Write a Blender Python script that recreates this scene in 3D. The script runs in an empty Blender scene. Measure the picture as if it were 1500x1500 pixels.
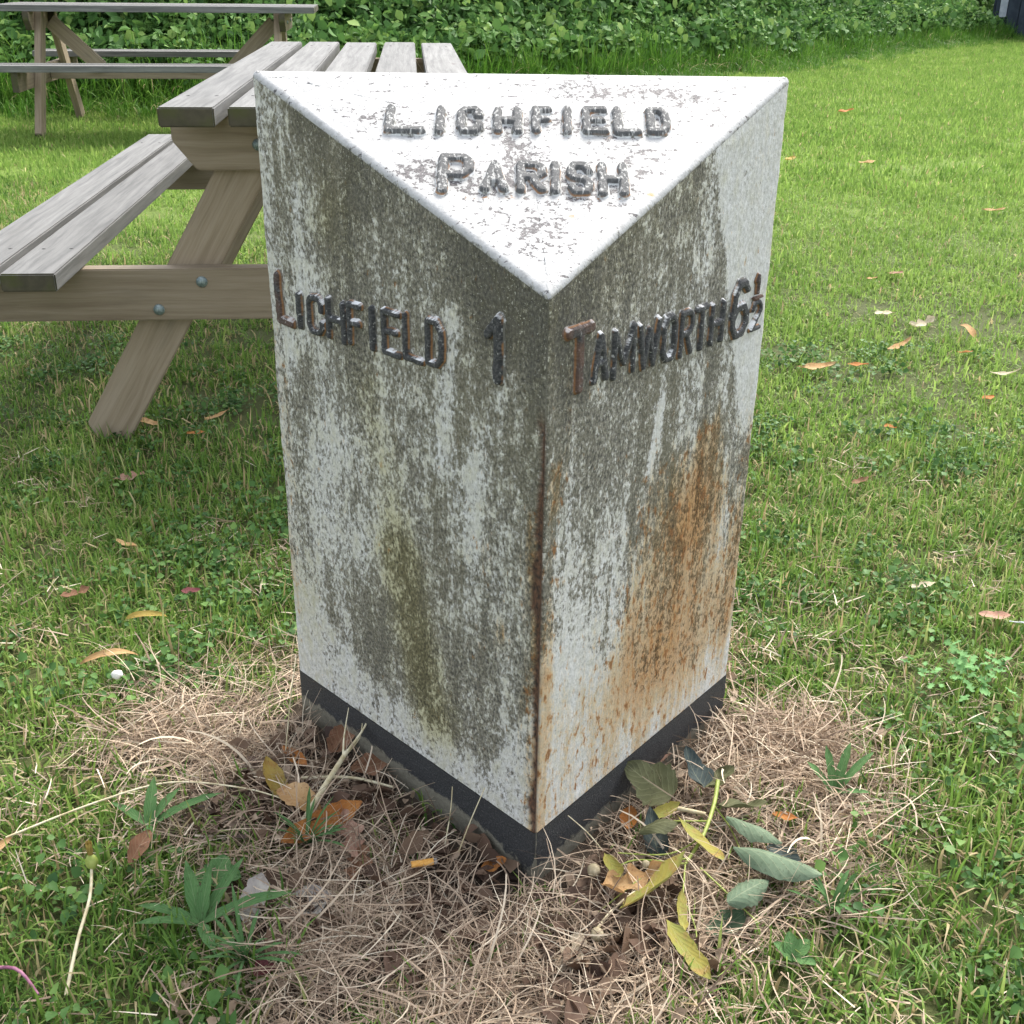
import bpy, bmesh, math, random
import numpy as np
from mathutils import Vector, Matrix, Euler

SC = bpy.context.scene
COL = SC.collection
rng = np.random.default_rng(11)
random.seed(5)
R_ = math.radians

# ------------------------------------------------------------------ camera, sky, sun, exposure
cam_d = bpy.data.cameras.new('camera')
cam = bpy.data.objects.new('camera', cam_d)
COL.objects.link(cam)
SC.camera = cam
cam_d.sensor_fit = 'HORIZONTAL'
cam_d.sensor_width = 36.0
cam_d.lens = 40.755
cam_d.clip_start = 0.05
cam_d.clip_end = 400
_p, _r = R_(25.238), R_(0.6872)
_f = Vector((0, math.cos(_p), -math.sin(_p)))
_u = Vector((0, math.sin(_p), math.cos(_p)))
_x = Vector((1, 0, 0))
_rx = _x * math.cos(_r) + _u * math.sin(_r)
_ux = -_x * math.sin(_r) + _u * math.cos(_r)
cam.matrix_world = Matrix(((_rx.x, _ux.x, -_f.x, 0), (_rx.y, _ux.y, -_f.y, 0), (_rx.z, _ux.z, -_f.z, 1.05), (0, 0, 0, 1)))

SUN_EL, SUN_AZ = R_(52), R_(28)          # azimuth clockwise from +Y (behind the milepost, to the right)
world = bpy.data.worlds.new('World')
SC.world = world
world.use_nodes = True
wn = world.node_tree.nodes
wl = world.node_tree.links
bg = wn['Background']
sky = wn.new('ShaderNodeTexSky')
sky.sky_type = 'NISHITA'
sky.sun_disc = False
sky.sun_elevation = SUN_EL
sky.sun_rotation = SUN_AZ
sky.dust_density = 3.0
sky.air_density = 1.0
hs = wn.new('ShaderNodeHueSaturation')
hs.inputs['Saturation'].default_value = 0.36
wl.new(sky.outputs[0], hs.inputs['Color'])
wl.new(hs.outputs[0], bg.inputs[0])
bg.inputs[1].default_value = 0.15
sun_d = bpy.data.lights.new('sun', 'SUN')
sun_d.energy = 1.5
sun_d.angle = R_(24)
sun_d.color = (1.0, 0.95, 0.86)
sun = bpy.data.objects.new('sun', sun_d)
COL.objects.link(sun)
_s = Vector((math.sin(SUN_AZ) * math.cos(SUN_EL), math.cos(SUN_AZ) * math.cos(SUN_EL), math.sin(SUN_EL)))
sun.rotation_euler = _s.to_track_quat('Z', 'Y').to_euler()
SC.view_settings.view_transform = 'Standard'
SC.view_settings.look = 'None'
SC.view_settings.exposure = 1.72
SC.view_settings.gamma = 1.0
SC.view_settings.use_curve_mapping = False
SC.cycles.max_bounces = 8
SC.cycles.transparent_max_bounces = 8
SC.cycles.use_denoising = True

# ------------------------------------------------------------------ helpers
def lin(r, g, b):
    f = lambda c: (c / 12.92) if c <= 0.04045 else ((c + 0.055) / 1.055) ** 2.4
    return (f(r / 255), f(g / 255), f(b / 255), 1)

def link(name, me, mat=None, parent=None):
    o = bpy.data.objects.new(name, me)
    COL.objects.link(o)
    if mat is not None and me is not None:
        for m in (mat if isinstance(mat, (list, tuple)) else [mat]):
            if len(me.materials) < (len(mat) if isinstance(mat, (list, tuple)) else 1):
                me.materials.append(m)
    if parent is not None:
        o.parent = parent
    return o

def tag(o, label=None, cat=None, group=None, kind=None):
    if label: o['label'] = label
    if cat: o['category'] = cat
    if group: o['group'] = group
    if kind: o['kind'] = kind
    return o

def empty(name, loc, rz=0.0):
    o = bpy.data.objects.new(name, None)
    o.empty_display_size = 0.1
    COL.objects.link(o)
    o.location = loc
    o.rotation_euler = (0, 0, rz)
    return o

def mesh_np(name, V, F, smooth=True, attrs=None, vattrs=None):
    """quads/tris given as list of arrays"""
    me = bpy.data.meshes.new(name)
    me.from_pydata([tuple(v) for v in V], [], [tuple(int(i) for i in f) for f in F])
    if smooth:
        me.polygons.foreach_set('use_smooth', np.ones(len(me.polygons), dtype=bool))
    for k, a in (attrs or {}).items():
        at = me.attributes.new(k, 'FLOAT', 'POINT')
        at.data.foreach_set('value', np.asarray(a, dtype=np.float32))
    for k, a in (vattrs or {}).items():
        at = me.attributes.new(k, 'FLOAT_VECTOR', 'POINT')
        at.data.foreach_set('vector', np.asarray(a, dtype=np.float32).ravel())
    me.update()
    return me

def mesh_fast(name, V, quads, tris=None, smooth=True, attrs=None, vattrs=None):
    me = bpy.data.meshes.new(name)
    V = np.asarray(V, dtype=np.float32)
    quads = np.asarray(quads, dtype=np.int32).reshape(-1, 4)
    tris = np.zeros((0, 3), np.int32) if tris is None else np.asarray(tris, dtype=np.int32).reshape(-1, 3)
    nq, nt = len(quads), len(tris)
    me.vertices.add(len(V))
    me.vertices.foreach_set('co', V.ravel())
    me.loops.add(nq * 4 + nt * 3)
    me.loops.foreach_set('vertex_index', np.concatenate([quads.ravel(), tris.ravel()]).astype(np.int32))
    me.polygons.add(nq + nt)
    st = np.concatenate([np.arange(nq) * 4, nq * 4 + np.arange(nt) * 3]).astype(np.int32)
    me.polygons.foreach_set('loop_start', st)
    if smooth:
        me.polygons.foreach_set('use_smooth', np.ones(nq + nt, dtype=bool))
    me.update(calc_edges=True)
    me.validate()
    for k, a in (attrs or {}).items():
        at = me.attributes.new(k, 'FLOAT', 'POINT')
        at.data.foreach_set('value', np.asarray(a, dtype=np.float32))
    for k, a in (vattrs or {}).items():
        at = me.attributes.new(k, 'FLOAT_VECTOR', 'POINT')
        at.data.foreach_set('vector', np.asarray(a, dtype=np.float32).ravel())
    return me

def _hash(ix, iy, seed):
    n = (ix.astype(np.int64) * 374761393 + iy.astype(np.int64) * 668265263 + seed * 974711) & 0x7fffffff
    n = ((n ^ (n >> 13)) * 1274126177) & 0x7fffffff
    return ((n ^ (n >> 16)) & 0xffff) / 65535.0

def vnoise(x, y, seed=0):
    x = np.asarray(x, float); y = np.asarray(y, float)
    ix, iy = np.floor(x), np.floor(y)
    fx, fy = x - ix, y - iy
    fx = fx * fx * (3 - 2 * fx); fy = fy * fy * (3 - 2 * fy)
    ix = ix.astype(np.int64); iy = iy.astype(np.int64)
    a = _hash(ix, iy, seed); b = _hash(ix + 1, iy, seed)
    c = _hash(ix, iy + 1, seed); d = _hash(ix + 1, iy + 1, seed)
    return (a * (1 - fx) + b * fx) * (1 - fy) + (c * (1 - fx) + d * fx) * fy

def fbm(x, y, seed=0, o=4):
    s, a, t = 0, 1.0, 0
    for i in range(o):
        s = s + a * vnoise(np.asarray(x) * 2 ** i, np.asarray(y) * 2 ** i, seed + i * 17)
        t += a; a *= 0.5
    return s / t

def sstep(a, b, x):
    t = np.clip((np.asarray(x, float) - a) / (b - a), 0, 1)
    return t * t * (3 - 2 * t)

def G(u, z, u0, z0, su, sz):
    return np.exp(-((u - u0) / su) ** 2 - ((z - z0) / sz) ** 2)

def segdist(x, y, a, b):
    ax, ay = a; bx, by = b
    dx, dy = bx - ax, by - ay
    L2 = dx * dx + dy * dy + 1e-12
    t = np.clip(((x - ax) * dx + (y - ay) * dy) / L2, 0, 1)
    return np.hypot(x - ax - t * dx, y - ay - t * dy)

def GL(u, z, a, b, w):
    return np.exp(-(segdist(u, z, a, b) / w) ** 2)

class NT:
    """small node-tree helper"""
    def __init__(s, name, rough=0.8):
        s.m = bpy.data.materials.new(name)
        s.m.use_nodes = True
        s.t = s.m.node_tree
        s.n = s.t.nodes
        s.b = s.n['Principled BSDF']
        s.b.inputs['Roughness'].default_value = rough
        s.b.inputs['Specular IOR Level'].default_value = 0.3
        s.out = s.n['Material Output']
    def add(s, typ, **kw):
        nd = s.n.new(typ)
        for k, v in kw.items():
            if hasattr(nd, k): setattr(nd, k, v)
        return nd
    def put(s, sock, v):
        if hasattr(v, 'is_output') or isinstance(v, bpy.types.NodeSocket): s.t.links.new(v, sock)
        else: sock.default_value = v
    def attr(s, name, vec=False, typ='GEOMETRY'):
        a = s.add('ShaderNodeAttribute'); a.attribute_name = name; a.attribute_type = typ
        return a.outputs['Vector' if vec else 'Fac']
    def math(s, op, a, b=0.0, c=None, clamp=False):
        nd = s.add('ShaderNodeMath', operation=op); nd.use_clamp = clamp
        s.put(nd.inputs[0], a); s.put(nd.inputs[1], b)
        if c is not None: s.put(nd.inputs[2], c)
        return nd.outputs[0]
    def vmul(s, v, k):
        nd = s.add('ShaderNodeVectorMath', operation='MULTIPLY'); s.put(nd.inputs[0], v); nd.inputs[1].default_value = k
        return nd.outputs[0]
    def vadd(s, v, k):
        nd = s.add('ShaderNodeVectorMath', operation='ADD'); s.put(nd.inputs[0], v); s.put(nd.inputs[1], k)
        return nd.outputs[0]
    def noise(s, v, scale, detail=3, rough=0.55, dist=0.0, col=False):
        nd = s.add('ShaderNodeTexNoise'); s.put(nd.inputs['Vector'], v)
        nd.inputs['Scale'].default_value = scale; nd.inputs['Detail'].default_value = detail
        nd.inputs['Roughness'].default_value = rough; nd.inputs['Distortion'].default_value = dist
        return nd.outputs['Color' if col else 'Fac']
    def voro(s, v, scale, feature='F1', out='Distance'):
        nd = s.add('ShaderNodeTexVoronoi'); nd.feature = feature; s.put(nd.inputs['Vector'], v); nd.inputs['Scale'].default_value = scale
        return nd.outputs[out]
    def step(s, x, a, b):
        nd = s.add('ShaderNodeMapRange', interpolation_type='SMOOTHSTEP'); s.put(nd.inputs[0], x)
        s.put(nd.inputs[1], a); s.put(nd.inputs[2], b)
        return nd.outputs[0]
    def mix(s, f, a, b, mode='MIX'):
        nd = s.add('ShaderNodeMix', data_type='RGBA', blend_type=mode)
        s.put(nd.inputs[0], f); s.put(nd.inputs[6], a); s.put(nd.inputs[7], b)
        return nd.outputs[2]
    def ramp(s, f, stops):
        nd = s.add('ShaderNodeValToRGB'); s.put(nd.inputs[0], f)
        e = nd.color_ramp.elements
        while len(e) < len(stops): e.new(0.5)
        for i, (p, c) in enumerate(stops):
            e[i].position = p; e[i].color = c
        return nd.outputs[0]
    def obj(s): return s.add('ShaderNodeTexCoord').outputs['Object']
    def pos(s): return s.add('ShaderNodeNewGeometry').outputs['Position']
    def rand(s): return s.add('ShaderNodeObjectInfo').outputs['Random']
    def bump(s, h, strength=0.5, dist=0.002):
        nd = s.add('ShaderNodeBump'); nd.inputs['Strength'].default_value = strength; nd.inputs['Distance'].default_value = dist
        s.put(nd.inputs['Height'], h); s.t.links.new(nd.outputs[0], s.b.inputs['Normal'])
    def color(s, c): s.put(s.b.inputs['Base Color'], c)
    def translucent(s, col, fac):
        tr = s.add('ShaderNodeBsdfTranslucent'); s.put(tr.inputs[0], col)
        mx = s.add('ShaderNodeMixShader'); mx.inputs[0].default_value = fac
        s.t.links.new(s.b.outputs[0], mx.inputs[1]); s.t.links.new(tr.outputs[0], mx.inputs[2])
        s.t.links.new(mx.outputs[0], s.out.inputs[0])

C4 = lambda r, g, b: (r, g, b, 1.0)

# ------------------------------------------------------------------ milepost geometry constants
PF = np.array([0.03375, 1.12768]); PL = np.array([-0.32569, 1.49600]); PR = np.array([0.33363, 1.49717])
HF, HB, ZB = 0.7560, 0.9339, 0.0781
LENL, LENR = np.hypot(*(PL - PF)), np.hypot(*(PR - PF))

# ------------------------------------------------------------------ materials
def mat_body():
    m = NT('weathered_paint', 0.78)
    uv = m.attr('fuv', True)
    dirt, alg, rust = m.attr('dirt'), m.attr('algae'), m.attr('rust')
    st = m.vadd(m.vmul(uv, (1, 0.5, 1)), m.vmul(m.noise(uv, 40, 2, col=True), (0.012, 0.006, 0)))
    n1 = m.noise(st, 58, 8, 0.72)
    n2 = m.noise(m.vadd(m.vmul(uv, (1, 0.62, 1)), (4, 9, 1)), 190, 5, 0.72)
    n3 = m.noise(m.vadd(m.vmul(uv, (1, 0.8, 1)), (3, 1, 7)), 360, 3, 0.7)
    n4 = m.noise(m.vadd(m.vmul(uv, (1, 0.7, 1)), (8, 3, 2)), 270, 4, 0.68)
    big = m.noise(m.vmul(uv, (1, 0.3, 1)), 9, 4, 0.6)
    f = m.math('ADD', m.math('MULTIPLY', n1, 0.5), m.math('MULTIPLY', n2, 0.5))
    thr = m.math('MULTIPLY_ADD', dirt, 0.20, 0.365)
    d_ = m.math('SUBTRACT', f, thr)
    paint = m.step(d_, -0.014, 0.022)                 # whole flakes of paint
    thin = m.step(d_, -0.085, 0.02)                   # chalky, half-gone paint round them
    dark = m.ramp(n4, [(0.34, C4(0.034, 0.034, 0.034)), (0.47, C4(0.12, 0.113, 0.091)), (0.58, C4(0.215, 0.202, 0.16)), (0.70, C4(0.36, 0.345, 0.285))])
    dark = m.mix(m.math('MULTIPLY', m.step(big, 0.40, 0.68), 0.4), dark, C4(0.16, 0.145, 0.09))
    dark = m.mix(m.math('MULTIPLY', m.step(dirt, 0.85, 1.35), 0.5), dark, C4(0.05, 0.049, 0.044))
    chalk = m.ramp(n4, [(0.32, C4(0.095, 0.091, 0.079)), (0.46, C4(0.26, 0.25, 0.215)), (0.62, C4(0.46, 0.45, 0.405))])
    grime = m.mix(m.math('MULTIPLY', thin, 0.95), dark, chalk)
    fl = m.step(n3, 0.60, 0.66)                       # fine white crumbs
    grime = m.mix(m.math('MULTIPLY', fl, m.step(n1, 0.36, 0.60)), grime, C4(0.56, 0.56, 0.53))
    white = m.ramp(n2, [(0.32, C4(0.40, 0.395, 0.37)), (0.62, C4(0.66, 0.66, 0.645))])
    pit = m.step(m.math('ADD', n4, m.math('MULTIPLY', dirt, 0.06)), 0.605, 0.66)
    white = m.mix(m.math('MULTIPLY', pit, 0.62), white, C4(0.17, 0.165, 0.145))
    pit2 = m.step(n3, 0.40, 0.33)
    white = m.mix(m.math('MULTIPLY', pit2, 0.55), white, C4(0.20, 0.195, 0.175))
    col = m.mix(paint, grime, white)
    # algae stain
    a = m.step(m.math('ADD', alg, m.math('MULTIPLY', m.math('SUBTRACT', n1, 0.5), 2.2)), 0.0, 1.25)
    col = m.mix(m.math('MULTIPLY', a, 0.92), col, m.mix(1.0, col, C4(0.76, 0.72, 0.46), 'MULTIPLY'))
    # rust: soft runs that tint what lies below, and small hard spots
    rn = m.noise(m.vmul(m.vadd(uv, (1.3, 0, 2)), (1, 0.085, 1)), 62, 5, 0.65)
    film = m.step(m.math('ADD', rust, m.math('ADD', m.math('MULTIPLY', m.math('SUBTRACT', rn, 0.5), 2.3), m.math('MULTIPLY', m.math('SUBTRACT', n2, 0.5), 1.6))), 0.12, 2.0)
    warm = m.mix(film, C4(0.96, 0.86, 0.66), C4(0.74, 0.43, 0.19))
    col = m.mix(m.math('MULTIPLY', m.step(film, 0.0, 0.35), 0.95), col, m.mix(1.0, col, warm, 'MULTIPLY'))
    rs = m.noise(m.vmul(m.vadd(uv, (5.3, 2, 0)), (1, 0.45, 1)), 95, 4, 0.68)
    ss = m.math('ADD', rs, m.math('MULTIPLY', m.math('MINIMUM', rust, 0.55), 0.20))
    halo = m.step(ss, 0.62, 0.72)
    col = m.mix(m.math('MULTIPLY', halo, 0.7), col, m.mix(1.0, col, C4(0.85, 0.56, 0.28), 'MULTIPLY'))
    spot = m.math('MULTIPLY', m.step(ss, 0.69, 0.75), 0.9)
    col = m.mix(spot, col, m.mix(n3, C4(0.10, 0.04, 0.018), C4(0.36, 0.17, 0.06)))
    bare = m.attr('bare')
    col = m.mix(bare, col, m.mix(m.step(n2, 0.35, 0.65), C4(0.030, 0.022, 0.018), C4(0.15, 0.078, 0.045)))
    m.color(col)
    h = m.math('ADD', m.math('MULTIPLY', paint, 0.9), m.math('ADD', m.math('MULTIPLY', n4, 1.1), m.math('MULTIPLY', n2, 0.9)))
    m.bump(h, 0.6, 0.0020)
    return m.m

def mat_top():
    m = NT('white_top_paint', 0.6)
    uv = m.attr('fuv', True)
    n1 = m.noise(uv, 16, 4, 0.6)
    n2 = m.noise(m.vmul(uv, (1.0, 0.75, 1)), 115, 5, 0.66)
    n3 = m.noise(uv, 330, 3, 0.65)
    n5 = m.noise(m.vadd(m.vmul(uv, (0.75, 1.0, 1)), (4, 7, 2)), 120, 4, 0.66)
    dirt = m.attr('dirt')
    col = m.ramp(n2, [(0.32, C4(0.30, 0.30, 0.29)), (0.60, C4(0.455, 0.455, 0.45))])
    chip = m.math('ADD', m.math('MULTIPLY', n2, 0.72), m.math('MULTIPLY', n1, 0.42))
    chip = m.math('ADD', chip, m.math('MULTIPLY', dirt, 0.17))
    chip = m.math('ADD', chip, m.math('MULTIPLY', m.math('SUBTRACT', n3, 0.5), 0.14))
    film = m.step(chip, 0.56, 0.78)
    col = m.mix(m.math('MULTIPLY', film, 0.32), col, m.mix(n3, C4(0.24, 0.24, 0.225), C4(0.46, 0.46, 0.44)))
    chipc = m.mix(m.step(n3, 0.42, 0.62), C4(0.034, 0.029, 0.032), C4(0.13, 0.118, 0.12))
    ch = m.step(chip, 0.715, 0.735)
    speck = m.step(m.math('ADD', n5, m.math('ADD', m.math('MULTIPLY', dirt, 0.10), m.math('MULTIPLY', m.math('SUBTRACT', n1, 0.5), 0.30))), 0.632, 0.652)
    ch = m.math('MAXIMUM', ch, speck)
    col = m.mix(m.math('MULTIPLY', ch, 0.92), col, chipc)
    rf = m.step(m.math('ADD', m.attr('rust'), m.math('MULTIPLY', m.math('SUBTRACT', n2, 0.5), 1.6)), 0.45, 0.85)
    col = m.mix(rf, col, C4(0.42, 0.21, 0.07))
    gr = m.step(m.math('ADD', m.attr('rim'), m.math('ADD', m.math('MULTIPLY', m.math('SUBTRACT', n2, 0.5), 2.0), m.math('MULTIPLY', m.math('SUBTRACT', n3, 0.5), 1.2))), 0.45, 0.75)
    col = m.mix(gr, col, m.mix(m.step(n3, 0.38, 0.62), C4(0.06, 0.06, 0.055), C4(0.34, 0.335, 0.30)))
    lich = m.step(m.math('ADD', m.attr('rim'), m.math('MULTIPLY', m.math('SUBTRACT', n1, 0.5), 3.0)), 1.05, 1.25)
    col = m.mix(m.math('MULTIPLY', lich, m.step(n2, 0.52, 0.6)), col, C4(0.24, 0.16, 0.05))
    m.color(col)
    m.bump(m.math('ADD', m.math('MULTIPLY', n2, 0.7), m.math('SUBTRACT', m.math('MULTIPLY', n3, 0.5), m.math('MULTIPLY', ch, 0.5))), 0.55, 0.002)
    return m.m

def mat_letter():
    m = NT('black_letter_paint', 0.8)
    uv = m.attr('fuv', True)
    d, up, wh = m.attr('rel'), m.attr('up'), m.attr('wash')
    n2 = m.noise(uv, 130, 4, 0.6)
    n3 = m.noise(uv, 420, 3, 0.7)
    nb = m.noise(uv, 45, 3, 0.6)
    blk = m.mix(m.step(n3, 0.42, 0.68), C4(0.024, 0.025, 0.027), C4(0.095, 0.095, 0.092))
    nw = m.noise(m.vmul(uv, (1.4, .7, 1)), 210, 3, 0.65)
    blk = m.mix(m.math('MULTIPLY', wh, 0.42), blk, C4(0.26, 0.26, 0.255))
    worn = m.step(m.math('ADD', nw, m.math('MULTIPLY', wh, 0.14)), 0.635, 0.70)
    col = m.mix(m.math('MULTIPLY', worn, 0.85), blk, m.mix(n3, C4(0.22, 0.22, 0.205), C4(0.62, 0.62, 0.60)))
    # ground between and round the strokes keeps the face's paint; rust creeps at the foot
    base = m.step(m.math('ADD', d, m.math('MULTIPLY', m.math('SUBTRACT', n2, 0.5), 0.5)), 0.30, 0.12)
    gcol = m.mix(m.step(m.math('ADD', n2, m.math('MULTIPLY', wh, 0.36)), 0.56, 0.80), C4(0.14, 0.135, 0.115), C4(0.62, 0.63, 0.62))
    col = m.mix(base, col, gcol)
    ring = m.math('MULTIPLY', m.step(d, 0.02, 0.22), m.step(d, 0.62, 0.30))
    rf = m.math('MULTIPLY', ring, m.step(m.math('ADD', nb, m.math('MULTIPLY', m.attr('rusty'), 0.4)), 0.55, 0.75))
    col = m.mix(m.math('MULTIPLY', rf, 0.85), col, m.mix(n3, C4(0.17, 0.07, 0.025), C4(0.45, 0.24, 0.10)))
    wt = m.math('MULTIPLY', m.step(up, 0.60, 1.0), m.step(m.math('ADD', nb, m.math('MULTIPLY', n3, 0.3)), 0.60, 0.76))  # white paint left on upward slopes, with sky brightness painted in
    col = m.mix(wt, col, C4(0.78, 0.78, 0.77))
    full = m.math('MULTIPLY', m.attr('allrust'), m.step(nb, 0.25, 0.6))
    col = m.mix(full, col, m.mix(n2, C4(0.06, 0.028, 0.02), C4(0.24, 0.11, 0.055)))
    m.color(col)
    m.bump(m.math('ADD', n3, n2), 0.6, 0.0016)
    return m.m

def mat_plinth():
    m = NT('black_band_paint', 0.6)
    uv = m.attr('fuv', True)
    n1 = m.noise(uv, 22, 5, 0.6)
    n2 = m.noise(uv, 130, 4, 0.65)
    n3 = m.noise(uv, 420, 3, 0.7)
    blk = m.ramp(n3, [(0.35, C4(0.018, 0.019, 0.020)), (0.58, C4(0.046, 0.047, 0.048)), (0.74, C4(0.16, 0.16, 0.155))])
    stone = m.mix(n2, C4(0.085, 0.078, 0.055), C4(0.27, 0.255, 0.20))
    w = m.math('ADD', m.attr('wear'), m.math('ADD', m.math('MULTIPLY', m.math('SUBTRACT', n1, 0.5), 1.3), m.math('MULTIPLY', m.math('SUBTRACT', n2, 0.5), 0.55)))
    col = m.mix(m.step(w, 0.42, 0.62), blk, stone)
    m.color(col)
    m.bump(m.math('ADD', n2, n3), 0.6, 0.002)
    return m.m

def mat_wood(name, c1, c2, c3, seed, streak=1.0):
    m = NT(name, 0.72)
    o = m.obj()
    r = m.rand()
    cb = m.add('ShaderNodeCombineXYZ'); m.t.links.new(m.math('MULTIPLY', r, 37.0), cb.inputs[0]); m.t.links.new(m.math('MULTIPLY', r, 91.0), cb.inputs[1])
    v = m.vadd(o, cb.outputs[0])
    warp = m.noise(m.vmul(v, (1.2, 5, 5)), 1.5, 3, col=True)
    vv = m.vadd(m.vmul(v, (1.0, 30, 30)), m.vmul(warp, (0.5, 1.3, 1.3)))
    g = m.noise(vv, 2.4, 6, 0.62)
    fine = m.noise(m.vmul(v, (5, 170, 170)), 2.0, 3, 0.6)
    blotch = m.noise(m.vmul(v, (2.0, 7, 7)), 1.6, 4, 0.6)
    col = m.ramp(g, [(0.28, c1), (0.5, c2), (0.72, c3)])
    col = m.mix(m.math('MULTIPLY', m.step(fine, 0.56, 0.74), 0.35), col, c1)
    col = m.mix(m.math('MULTIPLY', m.step(blotch, 0.5, 0.75), 0.45), col, m.mix(0.5, c1, C4(0.10, 0.095, 0.085)))
    # knots
    kv = m.voro(m.vmul(v, (1.7, 9, 9)), 1.1)
    col = m.mix(m.math('MULTIPLY', m.step(kv, 0.10, 0.03), 0.55), col, C4(0.06, 0.048, 0.04))
    br = m.math('MULTIPLY_ADD', r, 0.34, 0.83)
    cc = m.add('ShaderNodeCombineColor'); [m.t.links.new(br, cc.inputs[i]) for i in range(3)]
    col = m.mix(1.0, col, cc.outputs[0], 'MULTIPLY')
    m.color(col)
    m.bump(m.math('ADD', g, m.math('MULTIPLY', fine, 0.7)), 0.45, 0.0018)
    return m.m

def mat_endgrain():
    m = NT('mossy_end_grain', 0.9)
    o = m.obj()
    n = m.noise(o, 40, 4, 0.6); n2 = m.noise(o, 14, 3)
    col = m.mix(n, C4(0.028, 0.026, 0.018), C4(0.10, 0.088, 0.055))
    col = m.mix(m.step(n2, 0.45, 0.7), col, C4(0.06, 0.066, 0.02))
    m.color(col); m.bump(n, 0.5, 0.002)
    return m.m

def mat_simple(name, c1, c2, scale, rough=0.6, metal=0.0, bumpd=0.001):
    m = NT(name, rough)
    o = m.obj()
    n = m.noise(o, scale, 4, 0.6)
    m.color(m.mix(m.step(n, 0.35, 0.65), c1, c2))
    m.b.inputs['Metallic'].default_value = metal
    m.bump(n, 0.4, bumpd)
    return m.m

def mat_blade(name, stops, transl=0.3, dry=None, patch=True, rough=0.5):
    """grass blades: 'tint' per blade picks along a ramp, wide patches over the lawn shift it"""
    m = NT(name, rough)
    t = m.attr('tint')
    p = m.pos()
    if patch:
        big = m.noise(p, 1.7, 3, 0.6)
        sm = m.noise(p, 9.0, 2, 0.5)
        t = m.math('ADD', t, m.math('MULTIPLY', m.math('SUBTRACT', m.math('ADD', m.math('MULTIPLY', big, 0.6), m.math('MULTIPLY', sm, 0.4)), 0.5), 0.95))
    col = m.ramp(t, stops)
    if dry is not None:
        col = m.mix(m.math('GREATER_THAN', m.attr('dry'), dry), col, m.ramp(m.attr('tint'), [(0.0, C4(0.30, 0.22, 0.11)), (1.0, C4(0.52, 0.44, 0.25))]))
    m.color(col)
    m.translucent(col, transl)
    return m.m

def mat_leaf(name, c1, c2, c3, transl=0.2, rough=0.55, veins=True):
    m = NT(name, max(rough, 0.75))
    m.b.inputs['Specular IOR Level'].default_value = 0.15
    uv = m.attr('luv', True)
    o = m.obj()
    n = m.noise(o, 55, 4, 0.6); n2 = m.noise(o, 18, 3, 0.6)
    col = m.mix(m.step(n2, 0.38, 0.62), c1, c2)
    col = m.mix(m.math('MULTIPLY', m.step(n, 0.52, 0.72), 0.6), col, c3)
    sx = m.add('ShaderNodeSeparateXYZ'); m.t.links.new(uv, sx.inputs[0])
    if veins:
        ay = m.math('ABSOLUTE', sx.outputs[1])
        w = m.math('SINE', m.math('MULTIPLY', m.math('SUBTRACT', sx.outputs[0], m.math('MULTIPLY', ay, 0.35)), 44.0))
        vein = m.math('MAXIMUM', m.step(ay, 0.05, 0.015), m.math('MULTIPLY', m.step(w, 0.86, 0.99), 0.6))
        col = m.mix(m.math('MULTIPLY', vein, 0.32), col, m.mix(0.5, c2, C4(0.45, 0.45, 0.28)))
        m.bump(m.math('ADD', m.math('MULTIPLY', w, 0.22), n), 0.35, 0.0012)
    sp = m.noise(o, 260, 3, 0.7)
    col = m.mix(m.math('MULTIPLY', m.step(sp, 0.58, 0.66), 0.55), col, m.mix(0.6, c3, C4(0.05, 0.035, 0.02)))
    m.color(col)
    m.translucent(col, transl)
    return m.m

M = {}
M['body'] = mat_body(); M['top'] = mat_top(); M['letter'] = mat_letter(); M['plinth'] = mat_plinth()
M['grey_wood'] = mat_wood('weathered_grey_wood', C4(0.07, 0.07, 0.068), C4(0.135, 0.134, 0.128), C4(0.19, 0.188, 0.18), 1)
M['brown_wood'] = mat_wood('brown_frame_wood', C4(0.17, 0.130, 0.084), C4(0.24, 0.192, 0.130), C4(0.295, 0.242, 0.175), 2)
M['end'] = mat_endgrain()
M['bolt'] = mat_simple('zinc_bolt', C4(0.13, 0.17, 0.17), C4(0.27, 0.32, 0.31), 120, 0.5, 0.6)
M['screw'] = mat_simple('dark_screw', C4(0.02, 0.02, 0.022), C4(0.06, 0.055, 0.05), 200, 0.6, 0.3)

GREEN = [(0.0, C4(0.040, 0.095, 0.022)), (0.3, C4(0.090, 0.185, 0.034)), (0.6, C4(0.165, 0.275, 0.052)), (0.85, C4(0.28, 0.36, 0.10)), (1.0, C4(0.40, 0.40, 0.18))]
GREEN_LIT = [(0.0, C4(0.095, 0.18, 0.035)), (0.4, C4(0.17, 0.28, 0.056)), (0.7, C4(0.25, 0.36, 0.085)), (1.0, C4(0.34, 0.42, 0.13))]  # far and right-hand turf: sunlit brightness is put into these greens
M['lawn'] = mat_blade('lawn_blades', GREEN, 0.42, dry=0.81)
M['lawn_far'] = mat_blade('far_lawn_blades', GREEN_LIT, 0.5, dry=0.975)
M['long'] = mat_blade('long_grass_blades', [(0.0, C4(0.03, 0.085, 0.012)), (0.5, C4(0.075, 0.19, 0.022)), (1.0, C4(0.18, 0.31, 0.05))], 0.35, dry=0.94)
M['straw'] = mat_blade('straw', [(0.0, C4(0.13, 0.088, 0.06)), (0.4, C4(0.36, 0.265, 0.185)), (0.75, C4(0.52, 0.415, 0.30)), (1.0, C4(0.68, 0.60, 0.46))], 0.12, patch=False, rough=0.6)
M['weed'] = mat_blade('weed_leaves', [(0.0, C4(0.035, 0.085, 0.026)), (0.5, C4(0.075, 0.16, 0.042)), (1.0, C4(0.14, 0.24, 0.06))], 0.22)
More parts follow.
